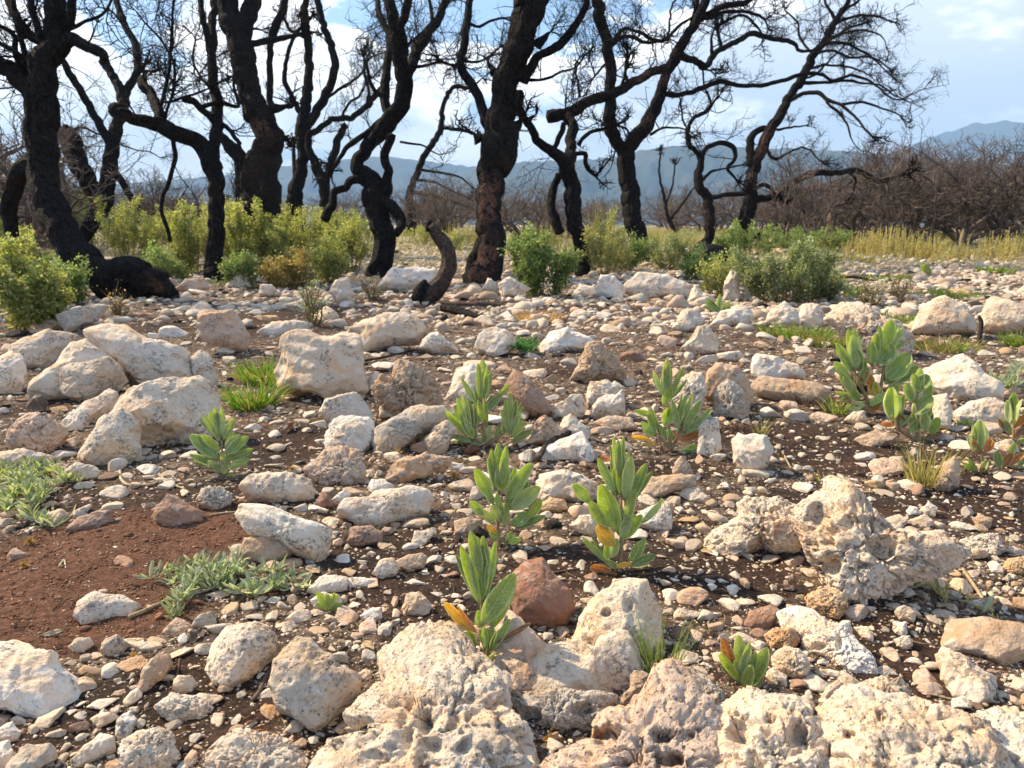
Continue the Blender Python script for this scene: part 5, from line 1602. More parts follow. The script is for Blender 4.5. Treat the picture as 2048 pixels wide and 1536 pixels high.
g_ = hit(845, 607); dz_ = depth_of(g_)
r_ = empty('snag', g_)
tag(r_, 'curved weathered burnt snag standing in front of the central trunk', 'tree stump')
px_tube('stem', "835,615,42 850,597,40 872,575,36 888,555,32 898,525,31 891,492,30 874,470,25 862,452,20", dz_, M_SNAG, parent=r_, loc=g_, rough=0.3, sides=24)
px_tube('root_flare', "828,612,24 838,590,30 846,572,22 850,560,8", dz_ - 0.06, M_CHAR, parent=r_, loc=g_, rough=0.2)
px_tube('broken_end', "858,462,14 857,448,12 862,440,6", dz_, M_CHAR, parent=r_, loc=g_, rough=0.2)
px_tube('charred_log', "885,622,14 910,628,18 940,636,14 968,640,6", None, M_CHAR, 'black charred piece of wood lying in front of the central trunk', 'charcoal')
px_tube('charred_branch', "1385,538,34 1420,528,40 1455,520,24 1475,505,14", None, M_CHAR, 'black charred root mound at the foot of the looped tree', 'burnt root')
px_tube('burnt_stick', "720,728,4 760,722,4 800,712,3 830,706,3", None, M_CHAR, 'thin black stick lying in front of the long smooth cream boulder', 'stick', lift=.01)
px_tube('burnt_twig', "1075,935,12 1095,905,12 1130,885,14 1152,878,9", None, M_SNAG, 'dark burnt twig lying across the low white slab', 'twig', lift=.018)
px_tube('burnt_stick', "820,555,9 850,566,9 800,545,7", None, M_CHAR, 'black branch on the ground beside the twisted trunk', 'branch', lift=.03)
px_tube('burnt_stick', "1620,568,4 1670,565,5 1710,566,5 1750,572,3", None, M_CHAR, 'long thin charred stick on pale rocks behind the domed boulder', 'stick', lift=.05)
px_tube('charred_stump', "1958,688,9 1960,665,10 1962,645,9 1958,632,6", depth_of(hit(1958, 688)), M_SNAG, 'small charred stub standing between the two big cream boulders', 'stump')
# ------------------------------------------------------------------ woolly sages
LCOL = dict(g=(0.43, 0.53, 0.20), G=(0.36, 0.46, 0.18), l=(0.52, 0.62, 0.13), y=(0.85, 0.55, 0.06), o=(0.62, 0.27, 0.07), b=(0.36, 0.17, 0.10), p=(0.55, 0.62, 0.33))


def leaf_verts(P0, P1, w, Nn, curl, cup, rgl, nu=12, nv=7, wave=0.05):
    P0 = np.asarray(P0); P1 = np.asarray(P1)
    L = np.linalg.norm(P1 - P0)
    T = (P1 - P0) / L
    Nn = Nn - (Nn @ T) * T; Nn = Nn / (np.linalg.norm(Nn) + 1e-9)
    S = np.cross(T, Nn)
    u = np.sin(np.linspace(0, 1, nu) * math.pi / 2) ** 1.1
    v = np.linspace(-1, 1, nv)
    cen = P0[None] + np.outer(u, P1 - P0) - np.outer(np.sin(u * math.pi) * curl * L, Nn)
    prof = (np.sin(np.clip(u * 0.95 + 0.04, 0, 1) ** 1.05 * math.pi)) ** 0.55
    prof[0] *= 0.4; prof = prof * np.where(u < 0.2, 0.55 + 2.2 * u, 1.0)
    prof = np.minimum(prof, 1); prof[-1] = 0.16
    U_, V_ = np.meshgrid(u, v, indexing='ij')
    off = S[None, None] * (V_ * prof[:, None] * w / 2)[..., None]
    ph = rgl.uniform(0, 6)
    h = cup * w * (V_ ** 2) * prof[:, None] - 0.10 * w * np.exp(-(V_ / 0.18) ** 2) * prof[:, None] + wave * w * np.sin(U_ * 13 + ph + V_ * 2) * np.abs(V_)
    V = cen[:, None, :] + off + Nn[None, None] * h[..., None]
    i = np.arange(nu - 1)[:, None] * nv; j = np.arange(nv - 1)[None]
    F = np.stack([i + j, i + j + 1, i + nv + j + 1, i + nv + j], -1).reshape(-1, 4)
    # give the leaf body: a second skin a little behind the first
    V1 = V.reshape(-1, 3); th = w * 0.05 * (1 - np.abs(V_) ** 4).reshape(-1, 1) + 0.0002
    V2 = V1 - Nn * th
    n = len(V1)
    uv = np.stack([U_.ravel(), V_.ravel()], 1)
    edge = []
    top = list(range(nv)); bot = [(nu - 1) * nv + q for q in range(nv)]
    lft = [q * nv for q in range(nu)]; rgt_ = [q * nv + nv - 1 for q in range(nu)]
    for seq, fl in ((top, 0), (bot, 1), (lft, 1), (rgt_, 0)):
        for a, b in zip(seq[:-1], seq[1:]):
            edge.append((a, b, b + n, a + n) if fl else (b, a, a + n, b + n))
    return np.concatenate([V1, V2]), np.concatenate([F, F[:, ::-1] + n, np.array(edge)]), np.concatenate([uv, uv])


def sage(idx, label, bx, by, stems, leaves, extra=1.0, group='young woolly sage plants', dfix=None, seedk=0, width=9):
    G = hit(bx, by)
    rgl = np.random.default_rng(300 + idx * 11 + seedk)
    root = empty('sage_plant', G)
    tag(root, label, 'plant', group)
    z0 = depth_of(G)
    mb = MB()
    for s in stems.split('|'):
        A = np.array([[float(v) for v in q.split(',')] for q in s.split()])
        pts = np.array([at(a, b, z0) for a, b in A])
        if s == stems.split('|')[0]:
            pts[0] = G - np.array([0, 0, 0.01])
        Q = catmull(pts, 0.006)
        mb.tube(Q, np.linspace(width / 2 * z0 / FP, width / 2 * z0 / FP * 0.6, len(Q)), 8, rough=0.1, seed=idx)
    mb.build('stem', M_STEM, root, loc=G)
    cnt = 0

    def put(b, t, w, c, curl, back, sub=False):
        nonlocal cnt
        if cnt >= 99:
            return
        vb = -nrm(ray(*t))
        Lpx = math.hypot(t[0] - b[0], t[1] - b[1])
        L = Lpx * z0 / FP
        db = z0 + back
        dt = db + (rgl.uniform(-0.25, 0.10) * L if not sub else rgl.uniform(-0.2, 0.5) * L)
        P0, P1 = at(b[0], b[1], db), at(t[0], t[1], dt)
        side = np.sign(t[0] - bx) * RT
        Nn = nrm(vb * 1.0 + np.array([0, 0, 0.35]) + side * 0.15 + rgl.normal(0, 0.30, 3))
        V, F, uv = leaf_verts(P0, P1, w * db / FP * (1.15 if idx in (5, 6) else 0.97), Nn, curl, rgl.uniform(0.10, 0.34), rgl)
        cc = np.array(LCOL[c]) * np.array([1.10, 1.04, 0.9]) * rgl.uniform(0.85, 1.15) * (0.9 if sub else 1)
        o = mesh_obj('leaf', V, F, M_LEAF, root, loc=G, uv=uv, color=cc)
        if not sub and c in 'yob':
            o['label'] = {'y': 'yellow leaf', 'o': 'orange withered leaf', 'b': 'brown withered leaf'}[c]
        cnt += 1

    rows = []
    for s in leaves.split():
        q = s.split(',')
        c = 'g'; curl = 0.06
        f = [float(v) for v in q[:5]]
        if len(q) > 5:
            c = q[5]
        if len(q) > 6:
            curl = float(q[6])
        rows.append((f, c, curl))
    for k, (f, c, curl) in enumerate(rows):
        put((f[0], f[1]), (f[2], f[3]), f[4], c, curl + rgl.uniform(-0.03, 0.05), -0.004 - 0.004 * (k % 3))
    for f, c, curl in rows:
        if c in 'yob' or rgl.random() > extra:
            continue
        L = math.hypot(f[2] - f[0], f[3] - f[1])
        for _ in range(3 if rgl.random() < 0.6 else 2):
            a = rgl.normal(0, 0.17)
            dx, dy = f[2] - f[0], f[3] - f[1]
            k = rgl.uniform(0.62, 0.92)
            tx = f[0] + (dx * math.cos(a) - dy * math.sin(a)) * k; ty = f[1] + (dx * math.sin(a) + dy * math.cos(a)) * k
            put((f[0] + rgl.normal(0, 1.5), f[1] + rgl.normal(0, 1.5)), (tx, ty), f[4] * rgl.uniform(0.5, 0.8), 'G' if rgl.random() < .6 else 'g', 0.05, 0.006 + 0.012 * rgl.random(), True)
    return root


SAGES = [
("frontmost sage plant growing out of the pale bedrock, with a half yellow left leaf", 975, 1338, "982,1340 975,1290 965,1245 962,1200", 9,
 "964,1200,953,1074,42,g,.02 960,1208,922,1092,24,l 962,1150,941,1062,26 972,1195,990,1084,22 966,1180,966,1072,24 963,1252,1029,1148,46,g,.04 984,1258,1031,1162,26,l,.05 955,1266,888,1205,25,y,.12 952,1262,915,1212,10,o,.10 975,1303,985,1250,17 980,1300,1003,1256,17 972,1298,968,1252,15 990,1312,1030,1280,18 988,1325,1024,1290,16 990,1287,1062,1246,13,b 952,1297,903,1263,12,b 968,1343,996,1306,22,p 960,1327,956,1304,20,l 950,1294,934,1262,18,l 960,1256,957,1220,16 985,1300,1020,1238,18"),
("tall middle sage with a woody stem, in front of the bushiest sage", 1000, 1092, "998,1093 996,1060 995,1030 998,980|1000,1080 1020,1085", 9,
 "997,975,997,886,22 1003,975,1013,892,20 990,980,983,898,20 1003,984,1007,922,34,l,.03 994,975,976,915,16 983,998,950,938,28,l 1012,1002,1063,926,30,g 1022,1020,1080,974,34,p 1058,1036,1083,1000,20,l 1030,1057,1091,1032,18,G 1024,1050,1060,1026,28,G 967,1030,940,1002,20 991,1047,956,1017,18,p 1000,1026,994,987,14 1000,1042,982,1011,22,p 1003,1042,1001,1010,20,p 1008,1052,1015,1022,22,p 1016,1086,1042,1077,15,l 1014,1090,1023,1062,15 997,1072,974,1050,15,y 1000,1078,978,1066,12,l 1008,1030,1022,985,16 988,1010,970,975,16"),
("tallest sage with a big curled left leaf and a bright yellow leaf low down", 1240, 1143, "1241,1146 1242,1110 1243,1060 1242,1000", 9,
 "1235,955,1227,874,13,p 1243,960,1247,872,14,p 1240,955,1236,880,19 1240,992,1241,902,30,g,.02 1250,1000,1262,912,26,p 1230,987,1196,916,20 1252,1012,1293,927,24 1215,1062,1178,1000,24,l,.05 1178,1003,1146,968,26,l,-.10 1237,1064,1202,969,44,l,.03 1250,1052,1270,978,22 1242,1077,1260,1029,24,p 1240,1080,1284,1030,26,l 1282,1046,1327,998,13,p 1228,1092,1193,1052,38,y,.02 1222,1116,1234,1077,22,p 1215,1126,1212,1086,14,l 1215,1126,1164,1074,12,G 1240,1137,1207,1120,14 1230,1134,1264,1127,12,y 1260,1132,1311,1110,20,G 1266,1127,1290,1074,18 1260,1122,1277,1083,14 1225,1147,1181,1134,24,o,.12 1240,1060,1236,1010,18,G"),
("bushiest middle sage with two dense side rosettes behind the tall middle sage", 970, 893, "970,896 968,870 968,830 967,790|970,890 945,870 935,830|972,890 1000,870 1022,830", 8,
 "968,802,965,718,22,p 967,799,970,737,26 960,799,957,727,14 973,799,974,730,12 955,813,923,757,12 972,821,1000,790,18,G 995,795,1019,769,11,l 935,865,914,796,20 940,870,926,790,18,p 942,868,937,800,20 946,872,947,808,20,p 948,878,921,832,20,l 950,885,945,845,16 935,872,892,823,17,l 945,884,897,868,13,G 945,889,984,873,18,p 1018,868,1021,785,16,p 1015,865,1011,799,16 1020,868,1033,799,16 1020,872,1041,820,15,p 1022,876,1049,842,15 1008,868,1014,826,17,p 1025,882,1063,861,18,G 978,882,979,850,12 990,880,1000,850,12,G 962,890,934,898,13,b 968,895,951,924,12,b 975,897,1000,912,12,b 967,848,957,800,14,l 975,850,968,795,10,l 950,878,928,830,16,p 1005,872,1028,812,14,G"),
("leafy right middle sage with lime and orange leaves, right of the bushiest one", 1342, 903, "1342,905 1338,870 1335,830 1333,790|1342,900 1362,860 1380,820|1342,900 1315,870", 7,
 "1333,790,1334,718,20,p 1328,792,1306,740,13,p 1342,797,1366,736,14 1335,787,1336,730,14 1326,812,1343,775,19,l 1328,852,1341,814,27,l,.03 1300,830,1268,822,14,l,-.2 1308,872,1283,843,15 1312,868,1295,828,13 1318,860,1300,815,12,G 1360,852,1386,786,13,p 1357,850,1373,790,14 1364,866,1402,800,18,G 1370,870,1424,818,18,G 1358,862,1344,799,14,p 1359,855,1362,799,15 1360,880,1403,864,17,o,.15 1365,882,1345,862,13,o 1300,879,1263,873,11,y 1312,884,1290,890,11,y 1322,890,1326,916,12,b 1338,892,1350,915,13,b 1360,906,1402,890,16,l 1355,906,1392,902,14 1332,880,1320,850,12 1345,880,1335,855,13,G 1310,870,1285,860,12,l"),
("largest right sage clump with many broad leaves below the rough brownish rock", 1745, 828, "1742,830 1735,800 1715,760 1705,730|1745,828 1760,780 1770,720|1740,820 1710,810 1690,790", 9,
 "1710,722,1697,659,18,l 1712,720,1708,656,14 1712,737,1704,671,26,p 1720,742,1713,698,24 1705,742,1671,686,18 1700,757,1668,724,18 1705,742,1697,704,20,l 1690,712,1672,700,10,l 1772,692,1783,640,24,l 1762,702,1758,650,10 1775,706,1807,656,14,p 1745,730,1743,684,18 1750,715,1753,668,18,l 1755,730,1786,690,34,G 1775,762,1819,708,38 1780,767,1837,734,22,G 1770,768,1803,735,24 1702,787,1690,750,16,p 1706,790,1697,757,18,p 1712,797,1672,784,11 1730,807,1695,818,15,p 1720,800,1700,775,14 1752,790,1741,765,20,y 1757,792,1750,764,16,l 1745,777,1731,743,17,o 1727,775,1715,752,15,o 1740,812,1775,790,18 1770,800,1800,770,18,p 1790,800,1778,768,14 1735,825,1760,812,17,o 1730,745,1722,715,14,G 1720,770,1735,735,17,G 1700,780,1680,745,14,G"),
("low right sage clump with one closed bud of leaves, behind the yellow grass", 1835, 880, "1838,882 1835,850 1832,800 1836,770|1832,880 1800,860 1790,840", 8,
 "1835,792,1841,736,18,p 1832,782,1857,750,26,G 1838,785,1828,748,14 1826,829,1864,792,30 1785,842,1783,775,28,l,.04 1782,838,1774,790,14 1790,838,1798,790,14,p 1825,807,1812,765,16 1830,800,1815,780,14,G 1852,802,1862,760,15 1862,870,1878,835,19,l 1850,862,1846,825,20,p 1828,862,1826,826,16,p 1835,858,1862,815,16 1818,866,1846,840,18,l,.2 1810,855,1795,828,18,b 1790,850,1762,850,15,o 1800,868,1772,872,16,b 1848,878,1885,865,14,b 1800,852,1815,830,12"),
("small sage with a folded grey green bud near the right edge, among red leaves", 1972, 945, "1972,947 1965,920 1958,895|1975,945 2010,915 2020,900", 6,
 "1955,902,1961,840,28,p,.03 1950,900,1946,850,13 1962,900,1972,855,13,G 1958,905,1945,880,14,o 1970,905,1982,878,22,o 1948,942,1928,925,13,G 1952,944,1938,918,11 1962,945,1975,920,14,p 2000,935,1993,902,17,G 2005,935,2025,905,18,o 2018,915,2030,885,15,p 2020,930,2048,905,14,o 2035,935,2050,915,12,G 1975,950,1960,935,15,b 1985,945,2000,960,13,b"),
("reddish tinged sage at the right edge behind the folded bud sage", 2025, 885, "2028,890 2028,860 2025,820", 6,
 "2022,835,2028,785,20,l 2018,850,2015,800,15,p 2030,850,2042,800,15,p 2025,860,2050,830,18,o 2015,862,1995,838,17,b 2030,875,2055,855,18,b 2020,880,2000,870,14,b 2035,885,2060,880,14,G 2022,870,2010,840,12,G"),
("small lower right sage rosette rising behind the pale bedrock knob", 1490, 1378, "1490,1382 1490,1360", 8,
 "1470,1352,1445,1274,26,o,.03 1466,1345,1437,1310,12,l 1478,1362,1440,1306,20,l 1486,1352,1477,1270,28,p 1492,1366,1490,1298,24 1488,1376,1503,1330,26,l,.02 1500,1372,1535,1296,32 1500,1356,1512,1302,14 1484,1368,1470,1320,16 1498,1378,1525,1362,14,G 1482,1350,1500,1285,15,p"),
("young left sage growing at the edge of the arched smooth boulder", 445, 952, "446,955 445,930 443,880", 6,
 "440,872,430,815,17,p 444,872,443,813,13,p 435,876,405,829,13 438,882,421,822,21,p 446,880,469,836,17 440,900,403,870,19,l 437,916,381,870,30,G 437,932,379,908,26,G 450,908,497,874,26,G 450,898,480,868,18,p 455,920,507,898,17,G 453,935,500,918,15 446,946,415,921,16,p 448,950,452,924,14,p 446,936,443,902,12,p 450,955,470,952,12,l 440,955,425,958,11,l 447,930,462,900,14"),
]
for i_, (lab_, bx_, by_, st_, w_, lv_) in enumerate(SAGES):
    sage(i_, lab_, bx_, by_, st_, lv_, 1.0, width=w_)

# small far grey green seedlings of the same kind
for k_, (bx_, by_, h_, lab_) in enumerate([
        (1712, 598, 40, 'far green leafy sprout on pale stones behind the rough karst rock'),
        (1770, 632, 16, 'tiny single leaf sprout behind the rough brownish karst rock'),
        (1860, 552, 30, 'far green sprout beyond the domed boulder, right of the burnt stick'),
        (1438, 628, 42, 'pale green sprout at the foot of the tall pale standing rock'),
        (1925, 705, 24, 'single dark green leaf sprout in front of the domed boulder'),
        (1930, 858, 26, 'tiny folded sprout between white stones, left of the reddish sage'),
        (660, 1222, 48, 'small three leaved seedling at the right tip of the grey creeping plant'),
        (1582, 568, 40, 'green sprout at the right side of the dark green shrub')]):
    rgk = np.random.default_rng(k_ + 900)
    lv = []
    for q in range(3 if h_ < 20 else 8):
        a = rgk.uniform(-1.1, 1.1); L = h_ * rgk.uniform(.6, 1)
        lv.append(f"{bx_ + rgk.normal(0, 2):.0f},{by_ - 2},{bx_ + math.sin(a) * L:.0f},{by_ - math.cos(a) * L:.0f},{max(4, h_ * .26):.0f},{rgk.choice(list('gGlp'))}")
    sage(40 + k_, lab_, bx_, by_, f"{bx_},{by_} {bx_},{by_ - h_ * .3}", ' '.join(lv), 0.3, group='small far sprouts', width=3)


# ------------------------------------------------------------------ grass tufts
def grass(label, bx, by, spread, h, nb, cols, lean=0.5, w=0.0016, cat='grass', name='grass_tuft', droop=0.5, seed=0):
    """spread, h in photo pixels at that distance"""
    G = hit(bx, by); z0 = depth_of(G); k = z0 / FP
    rgg = np.random.default_rng(int(bx * 7 + by + seed))
    Vs, Fs, Cs, n = [], [], [], 0
    for _ in range(nb):
        r = spread * k * math.sqrt(rgg.random()); a = rgg.uniform(0, 2 * math.pi)
        p = np.array([G[0] + r * math.cos(a), G[1] + r * math.sin(a) * 0.9, 0])
        p[2] = float(gz(p[0], p[1])[0]) - 0.002
        out = nrm(np.array([math.cos(a), math.sin(a), 0]) * (0.3 + r / (spread * k + 1e-6)) + rgg.normal(0, 0.5, 3) * np.array([1, 1, 0]))
        L = h * k * rgg.uniform(0.45, 1.1)
        ln = lean * rgg.uniform(0.2, 1.4)
        d = nrm(np.array([0, 0, 1.0]) + out * ln)
        t = np.linspace(0, 1, 6)[:, None]
        c = p + d * L * t + (out * 0.5 - np.array([0, 0, 0.5])) * droop * L * t ** 2 * rgg.uniform(0.2, 1)
        s = nrm(np.cross(d, rgg.normal(size=3)))
        wd = (w * k / 0.0012 * rgg.uniform(0.7, 1.3)) * (1 - t ** 1.6 * 0.92)
        V = np.concatenate([c - s * wd, c + s * wd])
        F = np.array([[i, i + 1, i + 7, i + 6] for i in range(5)])
        Vs.append(V); Fs.append(F + n); n += 12
        cc = np.array(cols[rgg.integers(len(cols))]) * rgg.uniform(0.75, 1.15)
        Cs.append(np.repeat(cc[None], 12, 0))
    o = mesh_obj(name, np.concatenate(Vs), np.concatenate(Fs), M_BLADE, loc=G, attrs={'col': np.concatenate(Cs)}, smooth=False)
    return tag(o, label, cat)


GRN = [(0.16, 0.33, 0.04), (0.22, 0.38, 0.05), (0.30, 0.38, 0.09), (0.12, 0.26, 0.04)]
YEL = [(0.48, 0.42, 0.14), (0.38, 0.38, 0.12), (0.55, 0.48, 0.22)]
STR = [(0.55, 0.42, 0.22), (0.48, 0.33, 0.17), (0.40, 0.30, 0.14)]
DRG = [(0.26, 0.30, 0.08), (0.40, 0.34, 0.13), (0.20, 0.25, 0.07)]
grass('bright green grass tuft left of the upright slanting rock', 540, 765, 55, 62, 420, GRN + STR[:1], 0.6)
grass('bright green grass tuft nearest the arched boulder, with a straw base', 508, 815, 42, 70, 330, GRN + STR[:1], 0.75)
grass('half straw grass tuft touching the upright slanting rock', 592, 778, 22, 48, 130, GRN[:2] + STR, 0.9)
grass('yellow wiry grass tuft in front of the low right sage clump', 1850, 968, 30, 100, 170, YEL, 0.45, 0.0013)
grass('sparse thin green grass behind the holed pinkish bedrock ridge', 1315, 1338, 42, 150, 75, GRN[2:3] + [(0.20, 0.32, 0.07), (0.30, 0.36, 0.12)], 0.35, 0.0011, droop=.25)
grass('short brownish grass wisp behind the top of the karst boulder', 1655, 962, 26, 22, 60, STR + DRG, 0.8)
grass('thin grass wisp right of the black holed karst lump', 1520, 868, 14, 50, 26, YEL + GRN[:1], 0.4, 0.0010)
grass('low green grass strip in front of the smooth pale right rock', 1590, 672, 70, 26, 520, DRG + GRN[:2], 0.7)
grass('brownish green grass right end of the grass strip', 1655, 690, 36, 30, 240, DRG, 0.7)
grass('small green grass beside the domed cream boulder', 1808, 645, 32, 24, 200, DRG + GRN[:2], 0.7)
grass('straggly grass in front of the domed cream boulder', 1890, 700, 55, 34, 260, DRG + STR[:1], 0.7)
grass('green grass at the right edge below the cream boulder', 2040, 690, 34, 34, 200, GRN + DRG, 0.7)
grass('thin green grass at the left foot of the largest right sage', 1672, 825, 22, 40, 70, GRN + YEL, 0.5)
grass('straw coloured dry grass patch behind the green rosette', 1080, 640, 38, 26, 260, [(0.62, 0.42, 0.22), (0.55, 0.36, 0.18)], 1.2)
grass('green grass patch on far pale stones beyond the domed boulder', 1760, 560, 55, 16, 300, DRG + GRN, 0.7)
grass('green grass patch left of the rough brownish karst rock, far back', 1640, 560, 50, 16, 260, GRN + DRG, 0.7)
grass('green grass clump far back near the right edge', 1990, 545, 34, 16, 200, GRN + DRG, 0.7)
grass('green grass tufts beyond the cream boulder pair', 1900, 590, 60, 16, 260, GRN + DRG, 0.7)
grass('yellowish grass behind the largest white stones at far right', 1700, 520, 60, 14, 240, YEL + DRG, 0.7)
grass('tiny brown dried tuft on the grey long rock', 862, 862, 12, 26, 40, [(0.2, 0.13, 0.09)], 0.8, 0.001)
grass('dry brown twiggy tuft beside the flat tan slab at the right', 1620, 812, 40, 34, 90, [(0.07, 0.045, 0.035), (0.14, 0.09, 0.06)], 0.9)
grass('dark dry leaf litter tuft under the karst lump with black holes', 1478, 868, 36, 22, 110, [(0.07, 0.045, 0.035), (0.16, 0.09, 0.06)], 1.1)


# ------------------------------------------------------------------ creeping plants
def creeper(label, bx, by, stems, col, ll, seed, group=None):
    G = hit(bx, by); rgc = np.random.default_rng(seed)
    root = empty('creeping_plant', G)
    tag(root, label, 'plant', group)
    mb = MB(); Vs, Fs, Cs, n = [], [], [], 0
    for s in stems.split('|'):
        A = np.array([[float(v) for v in q.split(',')] for q in s.split()])
        pts = []
        for a, b in A:
            h = hit(a, b); k = depth_of(h) / FP
            pts.append(h + np.array([0, 0, (6 + rgc.uniform(0, 8)) * k]))
        Q = catmull(np.array(pts), 0.006)
        k = depth_of(G) / FP
        mb.tube(Q, np.linspace(2.6 * k, 1.2 * k, len(Q)), 6, rough=0.1)
        for i in range(1, len(Q)):
            for _ in range(ll[1]):
                if rgc.random() < 0.25: continue
                L = ll[0] * k * rgc.uniform(0.5, 1.15)
                a = rgc.uniform(0, 2 * math.pi)
                d = nrm(np.array([math.cos(a), math.sin(a), rgc.uniform(0.25, 1.5)]))
                p0 = Q[i] + rgc.normal(0, 2 * k, 3)
                V, F, uv = leaf_verts(p0, p0 + d * L, L * rgc.uniform(0.14, 0.24), nrm(np.array([0, -0.5, 1.0]) + rgc.normal(0, .3, 3)), 0.1 * rgc.uniform(-1, 1.5), 0.2, rgc, 5, 3, 0)
                V, F = V[:15], F[:8]
                Vs.append(V); Fs.append(F + n); n += len(V)
                c = np.array(col[rgc.integers(len(col))]) * rgc.uniform(0.75, 1.2)
                Cs.append(np.repeat(c[None], len(V), 0))
    mb.build('stem', M_STEMG, root, loc=G)
    mesh_obj('foliage', np.concatenate(Vs), np.concatenate(Fs), M_FOLIAGE, root, loc=G, attrs={'col': np.concatenate(Cs)})


M_STEMG = plain_mat('green_stem', (0.25, 0.27, 0.16), (0.38, 0.38, 0.24), 100, 0.8)
GREY = [(0.40, 0.46, 0.32), (0.50, 0.55, 0.42), (0.28, 0.38, 0.20), (0.52, 0.56, 0.38)]
creeper('grey green creeping plant spreading over a small dark stone, lower left', 440, 1185,
        "440,1180 400,1165 350,1150 300,1165|440,1180 420,1150 390,1135|440,1185 470,1150 500,1160 530,1155 560,1150|450,1190 500,1185 560,1180 610,1185|440,1185 400,1180 370,1200 345,1245|440,1180 450,1140 480,1135|430,1180 380,1175 340,1175|460,1185 520,1200 560,1175 590,1170|440,1180 410,1190 385,1175|450,1175 470,1160 440,1145|400,1160 380,1190 360,1215",
        GREY, (34, 3), 5, 'creeping plants')
creeper('creeping plant with pale stems and yellow leaves at the left edge', 50, 985,
        "50,975 80,960 110,950 140,970|50,975 20,960 -10,965|50,975 30,1000 0,1010|55,975 60,1010 70,1045 110,1062|50,970 60,945 90,940|50,975 90,985 130,972 160,970|40,975 10,980 -30,990|50,980 20,1020 10,1035|60,980 90,1000 70,1020|40,960 10,945 -20,950|45,970 80,950 120,945",
        GREY + [(0.34, 0.42, 0.12)], (30, 3), 6, 'creeping plants')
creeper('small bright green rosette on dark soil near the white pyramid rock', 1046, 712,
        "1046,712 1025,710 1020,712|1046,712 1060,705 1072,708|1046,712 1045,700|1046,712 1035,703|1046,712 1060,715", [(0.10, 0.27, 0.07), (0.15, 0.34, 0.10)], (22, 3), 7)
creeper('straggling dry weed with yellow flower heads under the karst boulder tip', 1870, 1195,
        "1800,1190 1850,1182 1880,1190 1930,1215 1975,1235|1860,1185 1880,1200 1890,1215|1975,1240 2010,1262 2050,1290", [(0.45, 0.42, 0.22), (0.35, 0.36, 0.16), (0.6, 0.5, 0.15)], (24, 1), 8, 'creeping plants')
creeper('grey green weed among pale gravel at the right edge', 2010, 775,
        "2010,785 1990,775 1975,765|2010,785 2025,765 2035,745|2010,785 2045,780", GREY, (20, 2), 9)
px_tube('sprig', "1965,1235,6 1975,1220,10 1985,1200,6", None, M_STEMG, 'upright dry green sprig by the large flat tan slab', 'twig', lift=.01)

# ------------------------------------------------------------------ shrubs
SHG = {'y': [(0.27, 0.31, 0.075), (0.36, 0.37, 0.10), (0.19, 0.26, 0.06), (0.42, 0.40, 0.15)],
       'g': [(0.15, 0.23, 0.06), (0.20, 0.28, 0.08), (0.10, 0.17, 0.045), (0.27, 0.31, 0.11)],
       'd': [(0.20, 0.25, 0.10), (0.26, 0.30, 0.12), (0.13, 0.18, 0.07), (0.33, 0.35, 0.16)],
       'o': [(0.36, 0.30, 0.09), (0.42, 0.28, 0.08), (0.26, 0.26, 0.08)],
       's': [(0.46, 0.44, 0.16), (0.40, 0.40, 0.14), (0.34, 0.36, 0.13)]}
M_SHSTEM = plain_mat('shrub_stem', (0.14, 0.10, 0.05), (0.24, 0.18, 0.09), 60, 0.85)


